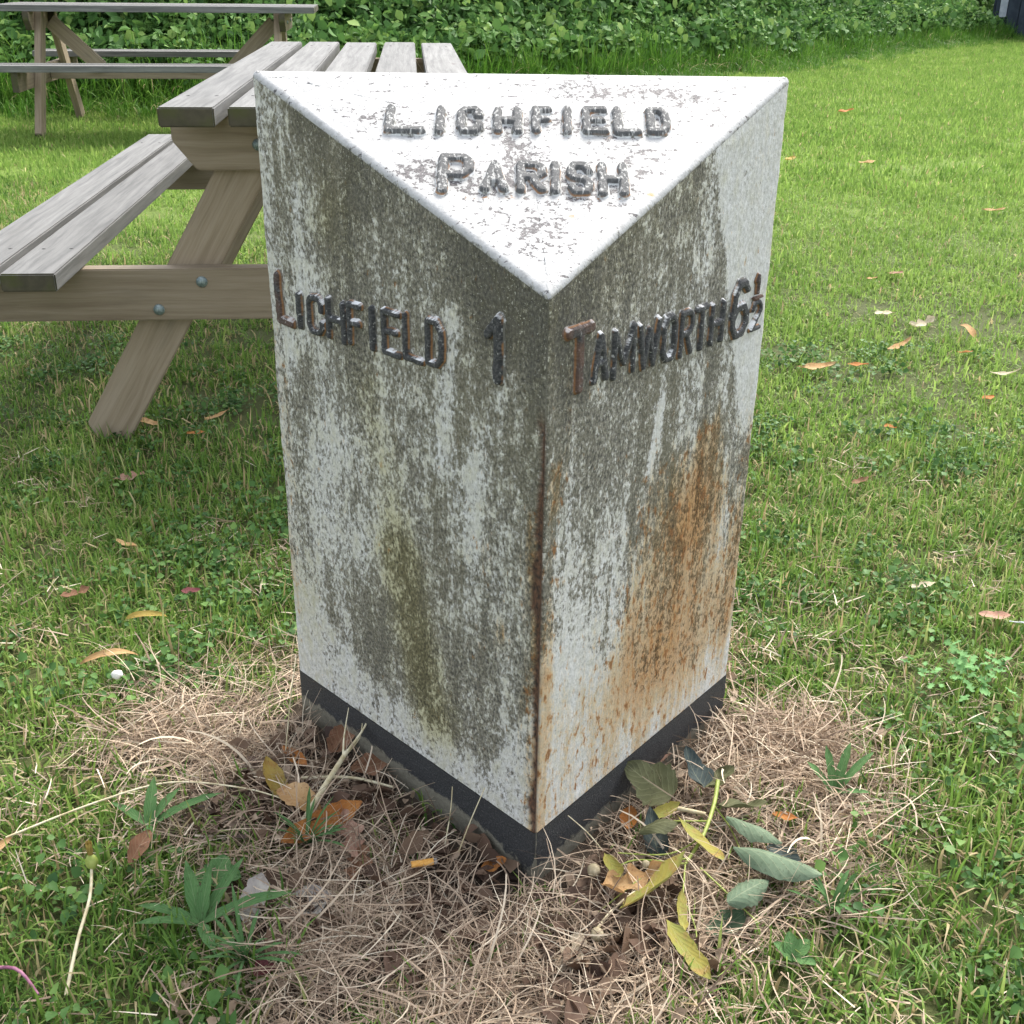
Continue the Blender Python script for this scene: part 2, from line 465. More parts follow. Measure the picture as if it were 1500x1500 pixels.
M['bramble'] = mat_blade('bramble_leaves', [(0.0, C4(0.035, 0.085, 0.026)), (0.4, C4(0.090, 0.195, 0.050)), (0.75, C4(0.155, 0.28, 0.07)), (1.0, C4(0.25, 0.37, 0.10))], 0.3, rough=0.6)
for k_ in ('bramble', 'weed', 'lawn', 'lawn_far', 'long'): M[k_].node_tree.nodes['Principled BSDF'].inputs['Specular IOR Level'].default_value = 0.14
M['tan_leaf'] = mat_leaf('dry_tan_leaf', C4(0.42, 0.25, 0.11), C4(0.52, 0.35, 0.18), C4(0.24, 0.11, 0.05))
M['orange_leaf'] = mat_leaf('orange_brown_leaf', C4(0.34, 0.13, 0.035), C4(0.42, 0.18, 0.05), C4(0.17, 0.06, 0.025))
M['brown_leaf'] = mat_leaf('brown_leaf', C4(0.17, 0.085, 0.048), C4(0.28, 0.15, 0.09), C4(0.09, 0.045, 0.028))
M['pink_leaf'] = mat_leaf('pinkish_dry_leaf', C4(0.38, 0.21, 0.15), C4(0.46, 0.30, 0.22), C4(0.25, 0.12, 0.08))
M['yellow_leaf'] = mat_leaf('yellowed_leaf', C4(0.40, 0.28, 0.07), C4(0.32, 0.25, 0.07), C4(0.30, 0.15, 0.05))
M['bract'] = mat_leaf('yellow_green_bract', C4(0.30, 0.26, 0.06), C4(0.23, 0.25, 0.065), C4(0.34, 0.19, 0.08))
M['pale_leaf'] = mat_leaf('pale_bleached_leaf', C4(0.52, 0.44, 0.31), C4(0.60, 0.53, 0.40), C4(0.34, 0.25, 0.15))
M['grey_leaf'] = mat_leaf('grey_dead_leaf', C4(0.36, 0.33, 0.30), C4(0.48, 0.45, 0.40), C4(0.20, 0.16, 0.13))
M['lime_leaf'] = mat_leaf('wilted_green_leaf', C4(0.055, 0.095, 0.05), C4(0.085, 0.13, 0.075), C4(0.04, 0.065, 0.035), 0.12, 0.5)
M['lime_pale'] = mat_leaf('pale_underside_leaf', C4(0.105, 0.15, 0.095), C4(0.15, 0.20, 0.13), C4(0.07, 0.10, 0.06), 0.12, 0.6)
M['dark_leaf'] = mat_leaf('dark_wilted_leaf', C4(0.035, 0.05, 0.05), C4(0.06, 0.078, 0.075), C4(0.022, 0.03, 0.03), 0.08, 0.45)
M['olive_leaf'] = mat_leaf('olive_wilted_leaf', C4(0.075, 0.08, 0.038), C4(0.105, 0.11, 0.055), C4(0.05, 0.05, 0.028), 0.1, 0.5)
M['plantain'] = mat_leaf('plantain_leaf', C4(0.075, 0.165, 0.055), C4(0.11, 0.215, 0.075), C4(0.05, 0.11, 0.035), 0.25, 0.55)
M['red_leaf'] = mat_leaf('red_clover_leaf', C4(0.13, 0.035, 0.04), C4(0.18, 0.06, 0.065), C4(0.07, 0.025, 0.03), 0.2)
M['stalk'] = mat_simple('green_stalk', C4(0.22, 0.28, 0.05), C4(0.32, 0.36, 0.10), 60, 0.5)
M['straw_stalk'] = mat_simple('pale_straw_stalk', C4(0.45, 0.38, 0.22), C4(0.66, 0.60, 0.42), 60, 0.5)
M['purple_stalk'] = mat_simple('purple_stalk', C4(0.24, 0.08, 0.14), C4(0.38, 0.17, 0.24), 60, 0.5)
M['berry'] = mat_simple('dry_fruit', C4(0.30, 0.25, 0.15), C4(0.42, 0.36, 0.24), 150, 0.7)
M['petal'] = mat_simple('closed_yellow_petals', C4(0.55, 0.36, 0.04), C4(0.45, 0.28, 0.05), 200, 0.6)
M['cork'] = mat_simple('orange_filter_paper', C4(0.55, 0.26, 0.05), C4(0.66, 0.36, 0.09), 300, 0.6)
M['ash'] = mat_simple('burnt_paper', C4(0.10, 0.085, 0.075), C4(0.35, 0.31, 0.27), 300, 0.8)
M['pebble'] = mat_simple('white_pebble', C4(0.62, 0.60, 0.54), C4(0.74, 0.72, 0.66), 90, 0.6)
M['feather'] = mat_simple('grey_white_feather', C4(0.30, 0.32, 0.34), C4(0.72, 0.73, 0.74), 60, 0.7)
M['hut'] = mat_simple('dark_navy_boards', C4(0.014, 0.022, 0.036), C4(0.03, 0.042, 0.06), 9, 0.6, 0, 0.003)
M['hut_pale'] = mat_simple('pale_grey_board', C4(0.28, 0.31, 0.36), C4(0.40, 0.43, 0.47), 9, 0.6, 0, 0.003)
M['hut_roof'] = mat_simple('felt_roof', C4(0.03, 0.03, 0.032), C4(0.06, 0.06, 0.06), 20, 0.9, 0, 0.003)

# ------------------------------------------------------------------ dead patch round the milepost
def dead_mask(x, y):
    x = np.asarray(x, float); y = np.asarray(y, float)
    r = np.hypot((x + 0.02) / 0.56, (y - 1.28) / 0.46)
    n = fbm(x * 7, y * 7, 3, 3) - 0.5
    d = sstep(1.12, 0.80, r + 0.75 * n)
    d = d - 1.1 * np.exp(-((x + 0.47) / 0.17) ** 2 - ((y - 1.03) / 0.15) ** 2)
    d = d - 0.9 * np.exp(-((x - 0.44) / 0.13) ** 2 - ((y - 1.0) / 0.16) ** 2)
    d = d - 0.8 * np.exp(-((x + 0.36) / 0.05) ** 2 - ((y - 1.17) / 0.05) ** 2)
    return np.clip(d, 0, 1)

def inside_post(x, y, grow=0.0):
    def side(a, b):
        n = np.array([b[1] - a[1], -(b[0] - a[0])]); n = n / np.hypot(*n)
        return (x - a[0]) * n[0] + (y - a[1]) * n[1]
    s = np.maximum(np.maximum(side(PF, PR), side(PR, PL)), side(PL, PF))   # positive outside (F,R,L counter-clockwise)
    return s < grow

# ------------------------------------------------------------------ ground
def bank_line(t):
    """foot of the overgrown bank, left to right"""
    K = np.array([(-14, 9.5), (-8, 9.4), (-4.6, 9.45), (-2.6, 9.75), (-0.9, 11.2), (0.9, 12.6), (2.8, 14.5), (5.3, 18.0), (7.6, 20.9), (11.0, 24.8), (16, 30)])
    x = np.interp(t, np.linspace(0, 1, len(K)), K[:, 0]); y = np.interp(t, np.linspace(0, 1, len(K)), K[:, 1])
    return x, y

def bank_side(x, y):
    """signed distance-like value: >0 beyond the bank's foot"""
    K = np.array([bank_line(t) for t in np.linspace(0, 1, 60)])
    yy = np.interp(x, K[:, 0], K[:, 1])
    sl = np.gradient(K[:, 1], K[:, 0]); s = np.interp(x, K[:, 0], sl)
    return (y - yy) / np.sqrt(1 + s * s)

def build_ground():
    m = NT('soil_and_turf', 0.95)
    p = m.pos()
    n1 = m.noise(p, 2.2, 4); n2 = m.noise(p, 60, 4, 0.65); n3 = m.noise(p, 260, 3, 0.7)
    soil = m.mix(n2, C4(0.030, 0.021, 0.015), C4(0.115, 0.085, 0.06))
    turf = m.mix(n2, C4(0.035, 0.055, 0.014), C4(0.10, 0.105, 0.035))
    turff = m.mix(m.noise(p, 25, 3), C4(0.085, 0.14, 0.02), C4(0.16, 0.23, 0.035))
    f = m.step(m.math('ADD', m.attr('far'), m.math('MULTIPLY', m.math('SUBTRACT', n1, 0.5), 0.2)), 0.1, 0.6)
    col = m.mix(f, turf, turff)
    col = m.mix(m.step(m.math('ADD', m.attr('dead'), m.math('MULTIPLY', m.math('SUBTRACT', n2, 0.5), 0.6)), 0.25, 0.6), col, soil)
    m.color(col)
    m.bump(m.math('ADD', n2, n3), 0.7, 0.008)
    # one sheet: fine near, coarse far
    def axis(lo, hi, fl, fh, st):
        mid = np.arange(fl, fh + 1e-6, st)
        a = fl - np.geomspace(st, fl - lo, 26); b = fh + np.geomspace(st, hi - fh, 26)
        return np.concatenate([a[::-1], mid, b])
    xs = axis(-90, 90, -2.2, 2.2, 0.03); ys = axis(-40, 140, 0.3, 3.4, 0.03)
    X, Y = np.meshgrid(xs, ys)
    nx, ny = len(xs), len(ys)
    Z = 0.012 * (fbm(X * 1.3, Y * 1.3, 9, 3) - 0.5) * sstep(1.9, 3.5, np.hypot(X, Y - 1.3)) + 0.010 * (fbm(X * 14, Y * 14, 4, 3) - 0.5) * sstep(60, 10, Y) - 0.004
    idx = np.arange(nx * ny).reshape(ny, nx)
    q = np.stack([idx[:-1, :-1], idx[:-1, 1:], idx[1:, 1:], idx[1:, :-1]], -1).reshape(-1, 4)
    V = np.stack([X, Y, Z], -1).reshape(-1, 3)
    me = mesh_fast('ground', V, q, attrs={'dead': dead_mask(V[:, 0], V[:, 1]), 'far': sstep(2.5, 9, V[:, 1])})
    tag(link('ground', me, m.m), kind='structure')
build_ground()

# ------------------------------------------------------------------ overgrown bank
def bank_height(d, along):
    return np.where(d > 0, 2.3 * sstep(-0.2, 2.6, d), 0) * (0.85 + 0.3 * fbm(along * 9, d * 0.5, 2, 2))

def build_bank():
    m = NT('bank_soil', 0.95)
    n = m.noise(m.pos(), 6, 4)
    m.color(m.mix(n, C4(0.010, 0.018, 0.007), C4(0.03, 0.045, 0.014)))
    T = np.linspace(0, 1, 170); D = np.linspace(-0.05, 6, 40)
    kx, ky = bank_line(T)
    tx, ty = np.gradient(kx), np.gradient(ky); L = np.hypot(tx, ty); nx_, ny_ = -ty / L, tx / L
    V = []
    for i in range(len(T)):
        h = 1.9 * sstep(0, 2.4, D) * (0.8 + 0.4 * fbm(T[i] * 40 + 0 * D, D * 0.8, 2, 3)) - 0.03
        V.append(np.stack([kx[i] + nx_[i] * D, ky[i] + ny_[i] * D, h], -1))
    V = np.array(V); a, b = V.shape[:2]
    idx = np.arange(a * b).reshape(a, b)
    q = np.stack([idx[:-1, :-1], idx[1:, :-1], idx[1:, 1:], idx[:-1, 1:]], -1).reshape(-1, 4)
    tag(link('bank', mesh_fast('bank', V.reshape(-1, 3), q), m.m), kind='structure')
    return kx, ky, nx_, ny_, T
BK = build_bank()

# ------------------------------------------------------------------ instanced vegetation
def gn_scatter(name, pts, rot, scl, idx, sources, kind_label):
    """ONE object whose points carry instances of the source clumps"""
    coll = bpy.data.collections.new(name + '_clumps')
    for o in sources: coll.objects.link(o)
    me = bpy.data.meshes.new(name)
    me.vertices.add(len(pts)); me.vertices.foreach_set('co', np.asarray(pts, np.float32).ravel())
    a = me.attributes.new('rot', 'FLOAT_VECTOR', 'POINT'); a.data.foreach_set('vector', np.asarray(rot, np.float32).ravel())
    a = me.attributes.new('scl', 'FLOAT_VECTOR', 'POINT'); a.data.foreach_set('vector', np.asarray(scl, np.float32).ravel())
    a = me.attributes.new('pick', 'INT', 'POINT'); a.data.foreach_set('value', np.asarray(idx, np.int32))
    me.update()
    o = link(name, me)
    ng = bpy.data.node_groups.new(name + '_nodes', 'GeometryNodeTree')
    ng.interface.new_socket('Geometry', in_out='INPUT', socket_type='NodeSocketGeometry')
    ng.interface.new_socket('Geometry', in_out='OUTPUT', socket_type='NodeSocketGeometry')
    N, Lk = ng.nodes, ng.links
    gi, go = N.new('NodeGroupInput'), N.new('NodeGroupOutput')
    ci = N.new('GeometryNodeCollectionInfo'); ci.inputs['Collection'].default_value = coll
    ci.inputs['Separate Children'].default_value = True; ci.inputs['Reset Children'].default_value = True
    ip = N.new('GeometryNodeInstanceOnPoints'); ip.inputs['Pick Instance'].default_value = True
    def na(nm, typ):
        n = N.new('GeometryNodeInputNamedAttribute'); n.data_type = typ; n.inputs['Name'].default_value = nm
        return n.outputs['Attribute']
    er = N.new('FunctionNodeEulerToRotation')
    Lk.new(na('rot', 'FLOAT_VECTOR'), er.inputs[0])
    Lk.new(gi.outputs[0], ip.inputs['Points']); Lk.new(ci.outputs[0], ip.inputs['Instance'])
    Lk.new(na('pick', 'INT'), ip.inputs['Instance Index']); Lk.new(er.outputs[0], ip.inputs['Rotation']); Lk.new(na('scl', 'FLOAT_VECTOR'), ip.inputs['Scale'])
    Lk.new(ip.outputs[0], go.inputs[0])
    md = o.modifiers.new('scatter', 'NODES'); md.node_group = ng
    tag(o, kind='stuff')
    return o

def clump_obj(name, V, Q, T, tint, dry, mat):
    me = mesh_fast(name, V, Q, T, smooth=True, attrs={'tint': tint, 'dry': dry})
    me.materials.append(mat)
    return bpy.data.objects.new(name, me)

def blade_clump(name, n, rad, h, hv, w, mat, seed, lean=0.5, seg=3, flat=0.0):
    r = np.random.default_rng(seed)
    V, Q, T, ti, dr = [], [], [], [], []
    for _ in range(n):
        a = r.uniform(0, 2 * np.pi); rr = rad * math.sqrt(r.uniform())
        b = np.array([rr * math.cos(a), rr * math.sin(a), -0.004])
        H = h * (1 + hv * r.normal()); H = max(H, 0.3 * h)
        az = r.uniform(0, 2 * np.pi); ln = abs(r.normal()) * lean
        if r.uniform() < flat: ln += 0.9
        d = np.array([math.cos(az), math.sin(az), 0])
        tw = az + np.pi / 2 + r.normal() * 0.5
        s = np.array([math.cos(tw), math.sin(tw), 0])
        wd = w * r.uniform(0.6, 1.35)
        i0 = len(V)
        p = b.copy(); ang = ln * 0.4
        for k in range(seg + 1):
            f = k / seg
            ww = wd * (1 - 0.85 * f ** 1.6) * 0.5
            if k == seg: V.append(p)
            else:
                V.append(p - s * ww); V.append(p + s * ww)
            if k < seg:
                p = p + (d * math.sin(ang) + np.array([0, 0, math.cos(ang)])) * H / seg
                ang = min(ang + ln * 0.55 + r.normal() * 0.1, 1.9)
        for k in range(seg - 1):
            Q.append((i0 + 2 * k, i0 + 2 * k + 1, i0 + 2 * k + 3, i0 + 2 * k + 2))
        T.append((i0 + 2 * (seg - 1), i0 + 2 * (seg - 1) + 1, i0 + 2 * seg))
        nv = 2 * seg + 1
        ti += [np.clip(r.normal(0.5, 0.2), 0, 1)] * nv; dr += [r.uniform()] * nv
    return clump_obj(name, np.array(V), Q, T, ti, dr, mat)

def straw_clump(name, n, rad, L0, L1, w, mat, seed, up=0.5, bend=1.0):
    r = np.random.default_rng(seed)
    V, Q, ti = [], [], []
    for _ in range(n):
        a = r.uniform(0, 2 * np.pi); rr = rad * math.sqrt(r.uniform())
        p = np.array([rr * math.cos(a), rr * math.sin(a), r.uniform(0.0, 0.016)])
        L = r.uniform(L0, L1); az = r.uniform(0, 2 * np.pi); el = abs(r.normal()) * up
        caz = r.normal() * 0.11 * bend; cel = -r.uniform(0.01, 0.16) * bend
        wd = w * r.uniform(0.4, 1.0) ** 1.0 * (1.9 if r.uniform() < 0.12 else 1.15) * 0.5; seg = 6; i0 = len(V); rolla = r.uniform(-1.2, 1.2)
        for k in range(seg + 1):
            d = np.array([math.cos(az) * math.cos(el), math.sin(az) * math.cos(el), math.sin(el)])
            s = np.array([-math.sin(az), math.cos(az), 0]); u = np.cross(d, s)
            sd = s * math.cos(rolla) + u * math.sin(rolla)
            ww = wd * (1 - 0.6 * (k / seg) ** 2)
            V.append(p - sd * ww); V.append(p + sd * ww)
            p = p + d * L / seg
            if p[2] < 0.002 and el < 0: el = abs(el) * 0.3; p[2] = 0.002
            az += caz; el += cel
        for k in range(seg): Q.append((i0 + 2 * k, i0 + 2 * k + 1, i0 + 2 * k + 3, i0 + 2 * k + 2))
        ti += [np.clip(r.normal(0.5, 0.24), 0, 1)] * (2 * (seg + 1))
    return clump_obj(name, np.array(V), Q, None, ti, np.zeros(len(V)), mat)

def leaflet_clump(name, n, rad, hgt, size, mat, seed, long=1.2, tilt=0.6, ball=False):
    """many small folded leaves spread through a low cushion or a ball"""
    r = np.random.default_rng(seed)
    V, Q, ti = [], [], []
    for _ in range(n):
        if ball:
            v = r.normal(size=3); v /= np.linalg.norm(v); c = v * rad * r.uniform(0.25, 1) ** 0.5; c[2] *= 0.8
            nrm = np.array([0, -0.55, 0.8]) + r.normal(size=3) * tilt
        else:
            a = r.uniform(0, 2 * np.pi); rr = rad * math.sqrt(r.uniform())
            c = np.array([rr * math.cos(a), rr * math.sin(a), hgt * r.uniform(0.3, 1)])
            nrm = np.array([0, 0, 1.0]) + r.normal(size=3) * tilt * 0.6
        nrm /= np.linalg.norm(nrm)
        t = r.normal(size=3); t -= nrm * (t @ nrm); t /= np.linalg.norm(t); b = np.cross(nrm, t)
        s = size * r.uniform(0.6, 1.35); wd = s / long
        fold = r.uniform(0.05, 0.3) * wd; dr = -r.uniform(0, 0.25) * s
        i0 = len(V)
        V += [c - t * s * .5, c - t * s * .12 + b * wd * .5 + nrm * fold, c + t * s * .22 + b * wd * .40 + nrm * (fold + dr * .4), c + t * s * .55 + nrm * dr,
              c + t * s * .22 - b * wd * .40 + nrm * (fold + dr * .4), c - t * s * .12 - b * wd * .5 + nrm * fold, c + t * s * .1 + nrm * dr * .2]
        Q += [(i0, i0 + 1, i0 + 2, i0 + 6), (i0 + 6, i0 + 2, i0 + 3, i0 + 4), (i0, i0 + 6, i0 + 4, i0 + 5)]
        ti += [np.clip(r.normal(0.48, 0.23), 0, 1)] * 7
    return clump_obj(name, np.array(V), Q, None, ti, np.zeros(len(V)), mat)

def scatter_pts(y0, y1, dens, seed, margin=0.9, keep=None):
    r = np.random.default_rng(seed)
    hw = lambda y: 0.47 * y + margin
    W = hw(y1); n = int(dens * 2 * W * (y1 - y0))
    x = r.uniform(-W, W, n); y = r.uniform(y0, y1, n)
    k = np.abs(x) < hw(y)
    x, y = x[k], y[k]
    if keep is not None:
        k = r.uniform(size=len(x)) < keep(x, y); x, y = x[k], y[k]
    return x, y, r

def do_scatter(name, x, y, r, srcs, s0=0.75, s1=1.25, z=0.0, tilt=0.06, pick=None):
    n = len(x)
    rot = np.stack([r.normal(0, tilt, n), r.normal(0, tilt, n), r.uniform(0, 6.283, n)], -1)
    s = r.uniform(s0, s1, n); scl = np.stack([s, s, s * r.uniform(0.8, 1.25, n)], -1)
    pk = r.integers(0, len(srcs), n) if pick is None else pick
    return gn_scatter(name, np.stack([x, y, np.zeros(n) + z], -1), rot, scl, pk, srcs, None)

lawn_keep = lambda x, y: (1 - 0.93 * dead_mask(x, y)) * (~inside_post(x, y, 0.012)) * (0.62 + 0.55 * fbm(x * 5, y * 5, 21, 3))
# mown lawn close by
src = [blade_clump('grass_clump', 44, 0.055, 0.035, 0.36, 0.0036, M['lawn'], 100 + i, 0.95, 3, 0.42) for i in range(7)]
x, y, r = scatter_pts(0.55, 2.6, 640, 1, 0.5, lawn_keep)
do_scatter('lawn_grass', x, y, r, src)
src = [blade_clump('grass_clump', 50, 0.095, 0.030, 0.35, 0.0046, M['lawn'], 200 + i, 0.9, 3, 0.4) for i in range(6)]
src2 = [blade_clump('grass_clump', 50, 0.095, 0.029, 0.35, 0.0046, M['lawn_far'], 230 + i, 0.9, 3, 0.4) for i in range(6)]
x, y, r = scatter_pts(2.55, 6.2, 230, 2, 0.6, lambda x, y: 0.7 + 0.5 * fbm(x * 3, y * 3, 5, 2))
side = sstep(1.7, 4.2, y + 1.1 * x + 1.2 * (fbm(x * 1.5, y * 1.5, 8, 2) - .5))  # share of the sun-brightened blades grows with distance and to the right
pk = np.where(r.uniform(size=len(x)) < side, 6, 0) + r.integers(0, 6, len(x))
do_scatter('middle_lawn', x, y, r, src + src2, pick=pk)
src = [blade_clump('grass_clump', 70, 0.19, 0.032, 0.35, 0.008, M['lawn_far'], 300 + i, 0.7, 2, 0.2) for i in range(5)]
x, y, r = scatter_pts(6.1, 25, 80, 3, 0.8, lambda x, y: (bank_side(x, y) < 0.3) * 1.0)
do_scatter('far_lawn', x, y, r, src)
# clover and small broad-leaved weeds through the near turf
src = [leaflet_clump('clover_clump', 34, 0.05, 0.028, 0.0105, M['weed'], 400 + i, 1.05, 0.7) for i in range(5)]
x, y, r = scatter_pts(0.6, 3.4, 150, 4, 0.5, lambda x, y: (1 - dead_mask(x, y)) * sstep(0.44, 0.66, fbm(x * 3.1, y * 3.1, 31, 3) + 0.10 * (x < -0.2)) * (~inside_post(x, y, 0.03)))
do_scatter('clover', x, y, r, src, 0.7, 1.3)
# dead straw round the post
src = [straw_clump('straw_clump', 56, 0.06, 0.025, 0.105, 0.0016, M['straw'], 500 + i, 0.36) for i in range(8)]
x, y, r = scatter_pts(0.6, 1.95, 1050, 5, 0.5, lambda x, y: dead_mask(x, y) * (~inside_post(x, y, 0.046)) * (0.50 + 0.75 * fbm(x * 8, y * 8, 77, 3)) * (1 - 0.45 * sstep(0.16, 0.05, segdist(x, y, (-0.27, 1.24), (0.10, 1.08)))))
do_scatter('dead_grass', x, y, r, src, 0.7, 1.25)
src = [straw_clump('straw_clump', 14, 0.06, 0.018, 0.05, 0.0020, M['straw'], 540 + i, 0.5, 0.3) for i in range(5)]
x, y, r = scatter_pts(0.55, 2.8, 230, 6, 0.4, lambda x, y: (1 - dead_mask(x, y)) * sstep(0.30, 0.7, fbm(x * 4, y * 4, 51, 3)) * sstep(2.8, 1.6, y) * (~inside_post(x, y, 0.02)))
do_scatter('thatch', x, y, r, src, 0.6, 1.2, z=0.008)
# leaf litter crumbs in the dead patch
M['litter'] = mat_blade('dark_litter', [(0.0, C4(0.035, 0.022, 0.016)), (0.5, C4(0.11, 0.065, 0.042)), (1.0, C4(0.26, 0.18, 0.12))], 0.1, patch=False, rough=0.7)
src = [leaflet_clump('dark_litter_clump', 10, 0.05, 0.016, 0.026, M['litter'], 580 + i, 1.5, 1.0) for i in range(4)]
x, y, r = scatter_pts(0.6, 1.9, 520, 17, 0.4, lambda x, y: dead_mask(x, y) * (~inside_post(x, y, 0.03)) * sstep(0.24, 0.04, segdist(x, y, (-0.25, 1.26), (0.04, 1.09)) + 0.25 * (fbm(x * 9, y * 9, 41, 2) - .5)))
do_scatter('dark_litter', x, y, r, src, 0.6, 1.3, z=0.004)
src = [leaflet_clump('litter_clump', 9, 0.06, 0.014, 0.013, M['straw'], 560 + i, 1.4, 0.9) for i in range(4)]
x, y, r = scatter_pts(0.6, 1.9, 170, 7, 0.4, lambda x, y: dead_mask(x, y) * (~inside_post(x, y, 0.02)))
do_scatter('leaf_litter', x, y, r, src, 0.6, 1.4)

# long grass fringe at the foot of the bank
kx, ky, nx_, ny_, TT = BK
src = [blade_clump('long_grass_clump', 46, 0.16, 0.27, 0.3, 0.011, M['long'], 600 + i, 0.75, 5, 0.1) for i in range(6)]
r = np.random.default_rng(8); n = 4200
t = r.uniform(0.1, 0.97, n); d = r.normal(0.0, 0.32, n)
bx, by = np.interp(t, TT, kx), np.interp(t, TT, ky); bnx, bny = np.interp(t, TT, nx_), np.interp(t, TT, ny_)
x, y = bx + bnx * d, by + bny * d
hh = np.clip(1.0 - 0.028 * (y - 9.5) + 0.5 * (fbm(x * 2, y * 2, 3, 2) - .5), 0.3, 1.2) * np.where(d < -0.25, 0.5, 1)
rot = np.stack([r.normal(0, .1, n), r.normal(0, .1, n), r.uniform(0, 6.28, n)], -1)
gn_scatter('long_grass', np.stack([x, y, np.maximum(0, d) * 0.45], -1), rot, np.stack([hh, hh, hh * r.uniform(.7, 1.2, n)], -1), r.integers(0, 6, n), src, None)
# brambles and nettles covering the bank
src = [leaflet_clump('bramble_clump', (44, 54, 80)[i % 3], 0.24, 0, (0.078, 0.062, 0.042)[i % 3], M['bramble'], 700 + i, (1.35, 1.7, 2.1)[i % 3], 0.75, True) for i in range(7)]
r = np.random.default_rng(9); n = 12500
t = r.uniform(0.08, 0.99, n); d = r.uniform(0.05, 1, n) ** 1.4 * 3.3 + 0.03
bx, by = np.interp(t, TT, kx), np.interp(t, TT, ky); bnx, bny = np.interp(t, TT, nx_), np.interp(t, TT, ny_)
h = 1.9 * sstep(0, 2.4, d) * (0.8 + 0.4 * fbm(t * 40, d * 0.8, 2, 3))
lump = 0.34 * fbm(t * 60, d * 2.5, 44, 2)
kp = (fbm(t * 95, d * 3.2, 57, 3) > 0.40) | (r.uniform(size=n) < 0.25)
t, d, bx, by, bnx, bny, h, lump = [q[kp] for q in (t, d, bx, by, bnx, bny, h, lump)]; n = len(t)
s = r.uniform(0.7, 1.45, n)
rot = np.stack([r.normal(0, .4, n), r.normal(0, .4, n), r.uniform(-1.3, 1.3, n)], -1)
gn_scatter('bramble_bank', np.stack([bx + bnx * d, by + bny * d, h + 0.02 + lump + r.uniform(-.05, .1, n)], -1), rot, np.stack([s, s, s], -1), r.integers(0, 7, n), src, None)

# ------------------------------------------------------------------ the milepost
post = empty('milepost', (PF[0], PF[1], 0.0))
tag(post, 'white painted triangular iron milepost with raised black lettering and rust streaks', 'milepost')
PLOC = np.array([PF[0], PF[1], 0.0])

def rounded_section():
    """points, outward normals, face id and distance-along-face of the rounded triangular section, F -> R -> L -> F"""
    P = [PF, PR, PL]; rad = [0.005, 0.0045, 0.0045]; st = [0.0032, 0.012, 0.0032]
    ins, outs, arcs = [], [], []
    for i in range(3):
        p, a, b = P[i], P[i - 1], P[(i + 1) % 3]
        d1 = (a - p) / np.hypot(*(a - p)); d2 = (b - p) / np.hypot(*(b - p))
        half = math.acos(np.clip(d1 @ d2, -1, 1)) / 2
        t = rad[i] / math.tan(half)
        c = p + (d1 + d2) / np.linalg.norm(d1 + d2) * rad[i] / math.sin(half)
        s0, s1 = p + d1 * t - c, p + d2 * t - c
        a0 = math.atan2(s0[1], s0[0]); a1 = math.atan2(s1[1], s1[0])
        if a1 < a0: a1 += 2 * math.pi
        k = 5
        arcs.append([c + rad[i] * np.array([math.cos(a0 + (a1 - a0) * j / k), math.sin(a0 + (a1 - a0) * j / k)]) for j in range(k + 1)])
    pts, face = [], []
    for i in range(3):
        for j, q in enumerate(arcs[i]):
            pts.append(q)
            f_prev, f_next = [(2, 0), (0, 1), (1, 2)][i]
            face.append(f_prev if j < 3 else f_next)          # 0: F-R, 1: back, 2: L-F
        a, b = arcs[i][-1], arcs[(i + 1) % 3][0]
        n = int(np.hypot(*(b - a)) / st[i])
        for k in range(1, n):
            pts.append(a + (b - a) * k / n); face.append(i)
    pts = np.array(pts); face = np.array(face)
    tg = np.roll(pts, -1, 0) - np.roll(pts, 1, 0); tg /= np.hypot(tg[:, 0], tg[:, 1])[:, None]
    return pts, np.stack([tg[:, 1], -tg[:, 0]], -1), face

SP, SN, SF = rounded_section()
eL = (PL - PF) / LENL; eR = (PR - PF) / LENR
SU = np.where(SF == 0, (SP - PF) @ eR, np.where(SF == 2, (SP - PF) @ eL, (SP - PR) @ ((PL - PR) / np.hypot(*(PL - PR)))))
RIM = 0.0065
# top plane through F, L, R
_nt = np.cross(np.array([*PR, HB]) - np.array([*PF, HF]), np.array([*PL, HB]) - np.array([*PF, HF])); _nt /= np.linalg.norm(_nt)
ztop = lambda x, y: HF - (_nt[0] * (x - PF[0]) + _nt[1] * (y - PF[1])) / _nt[2]

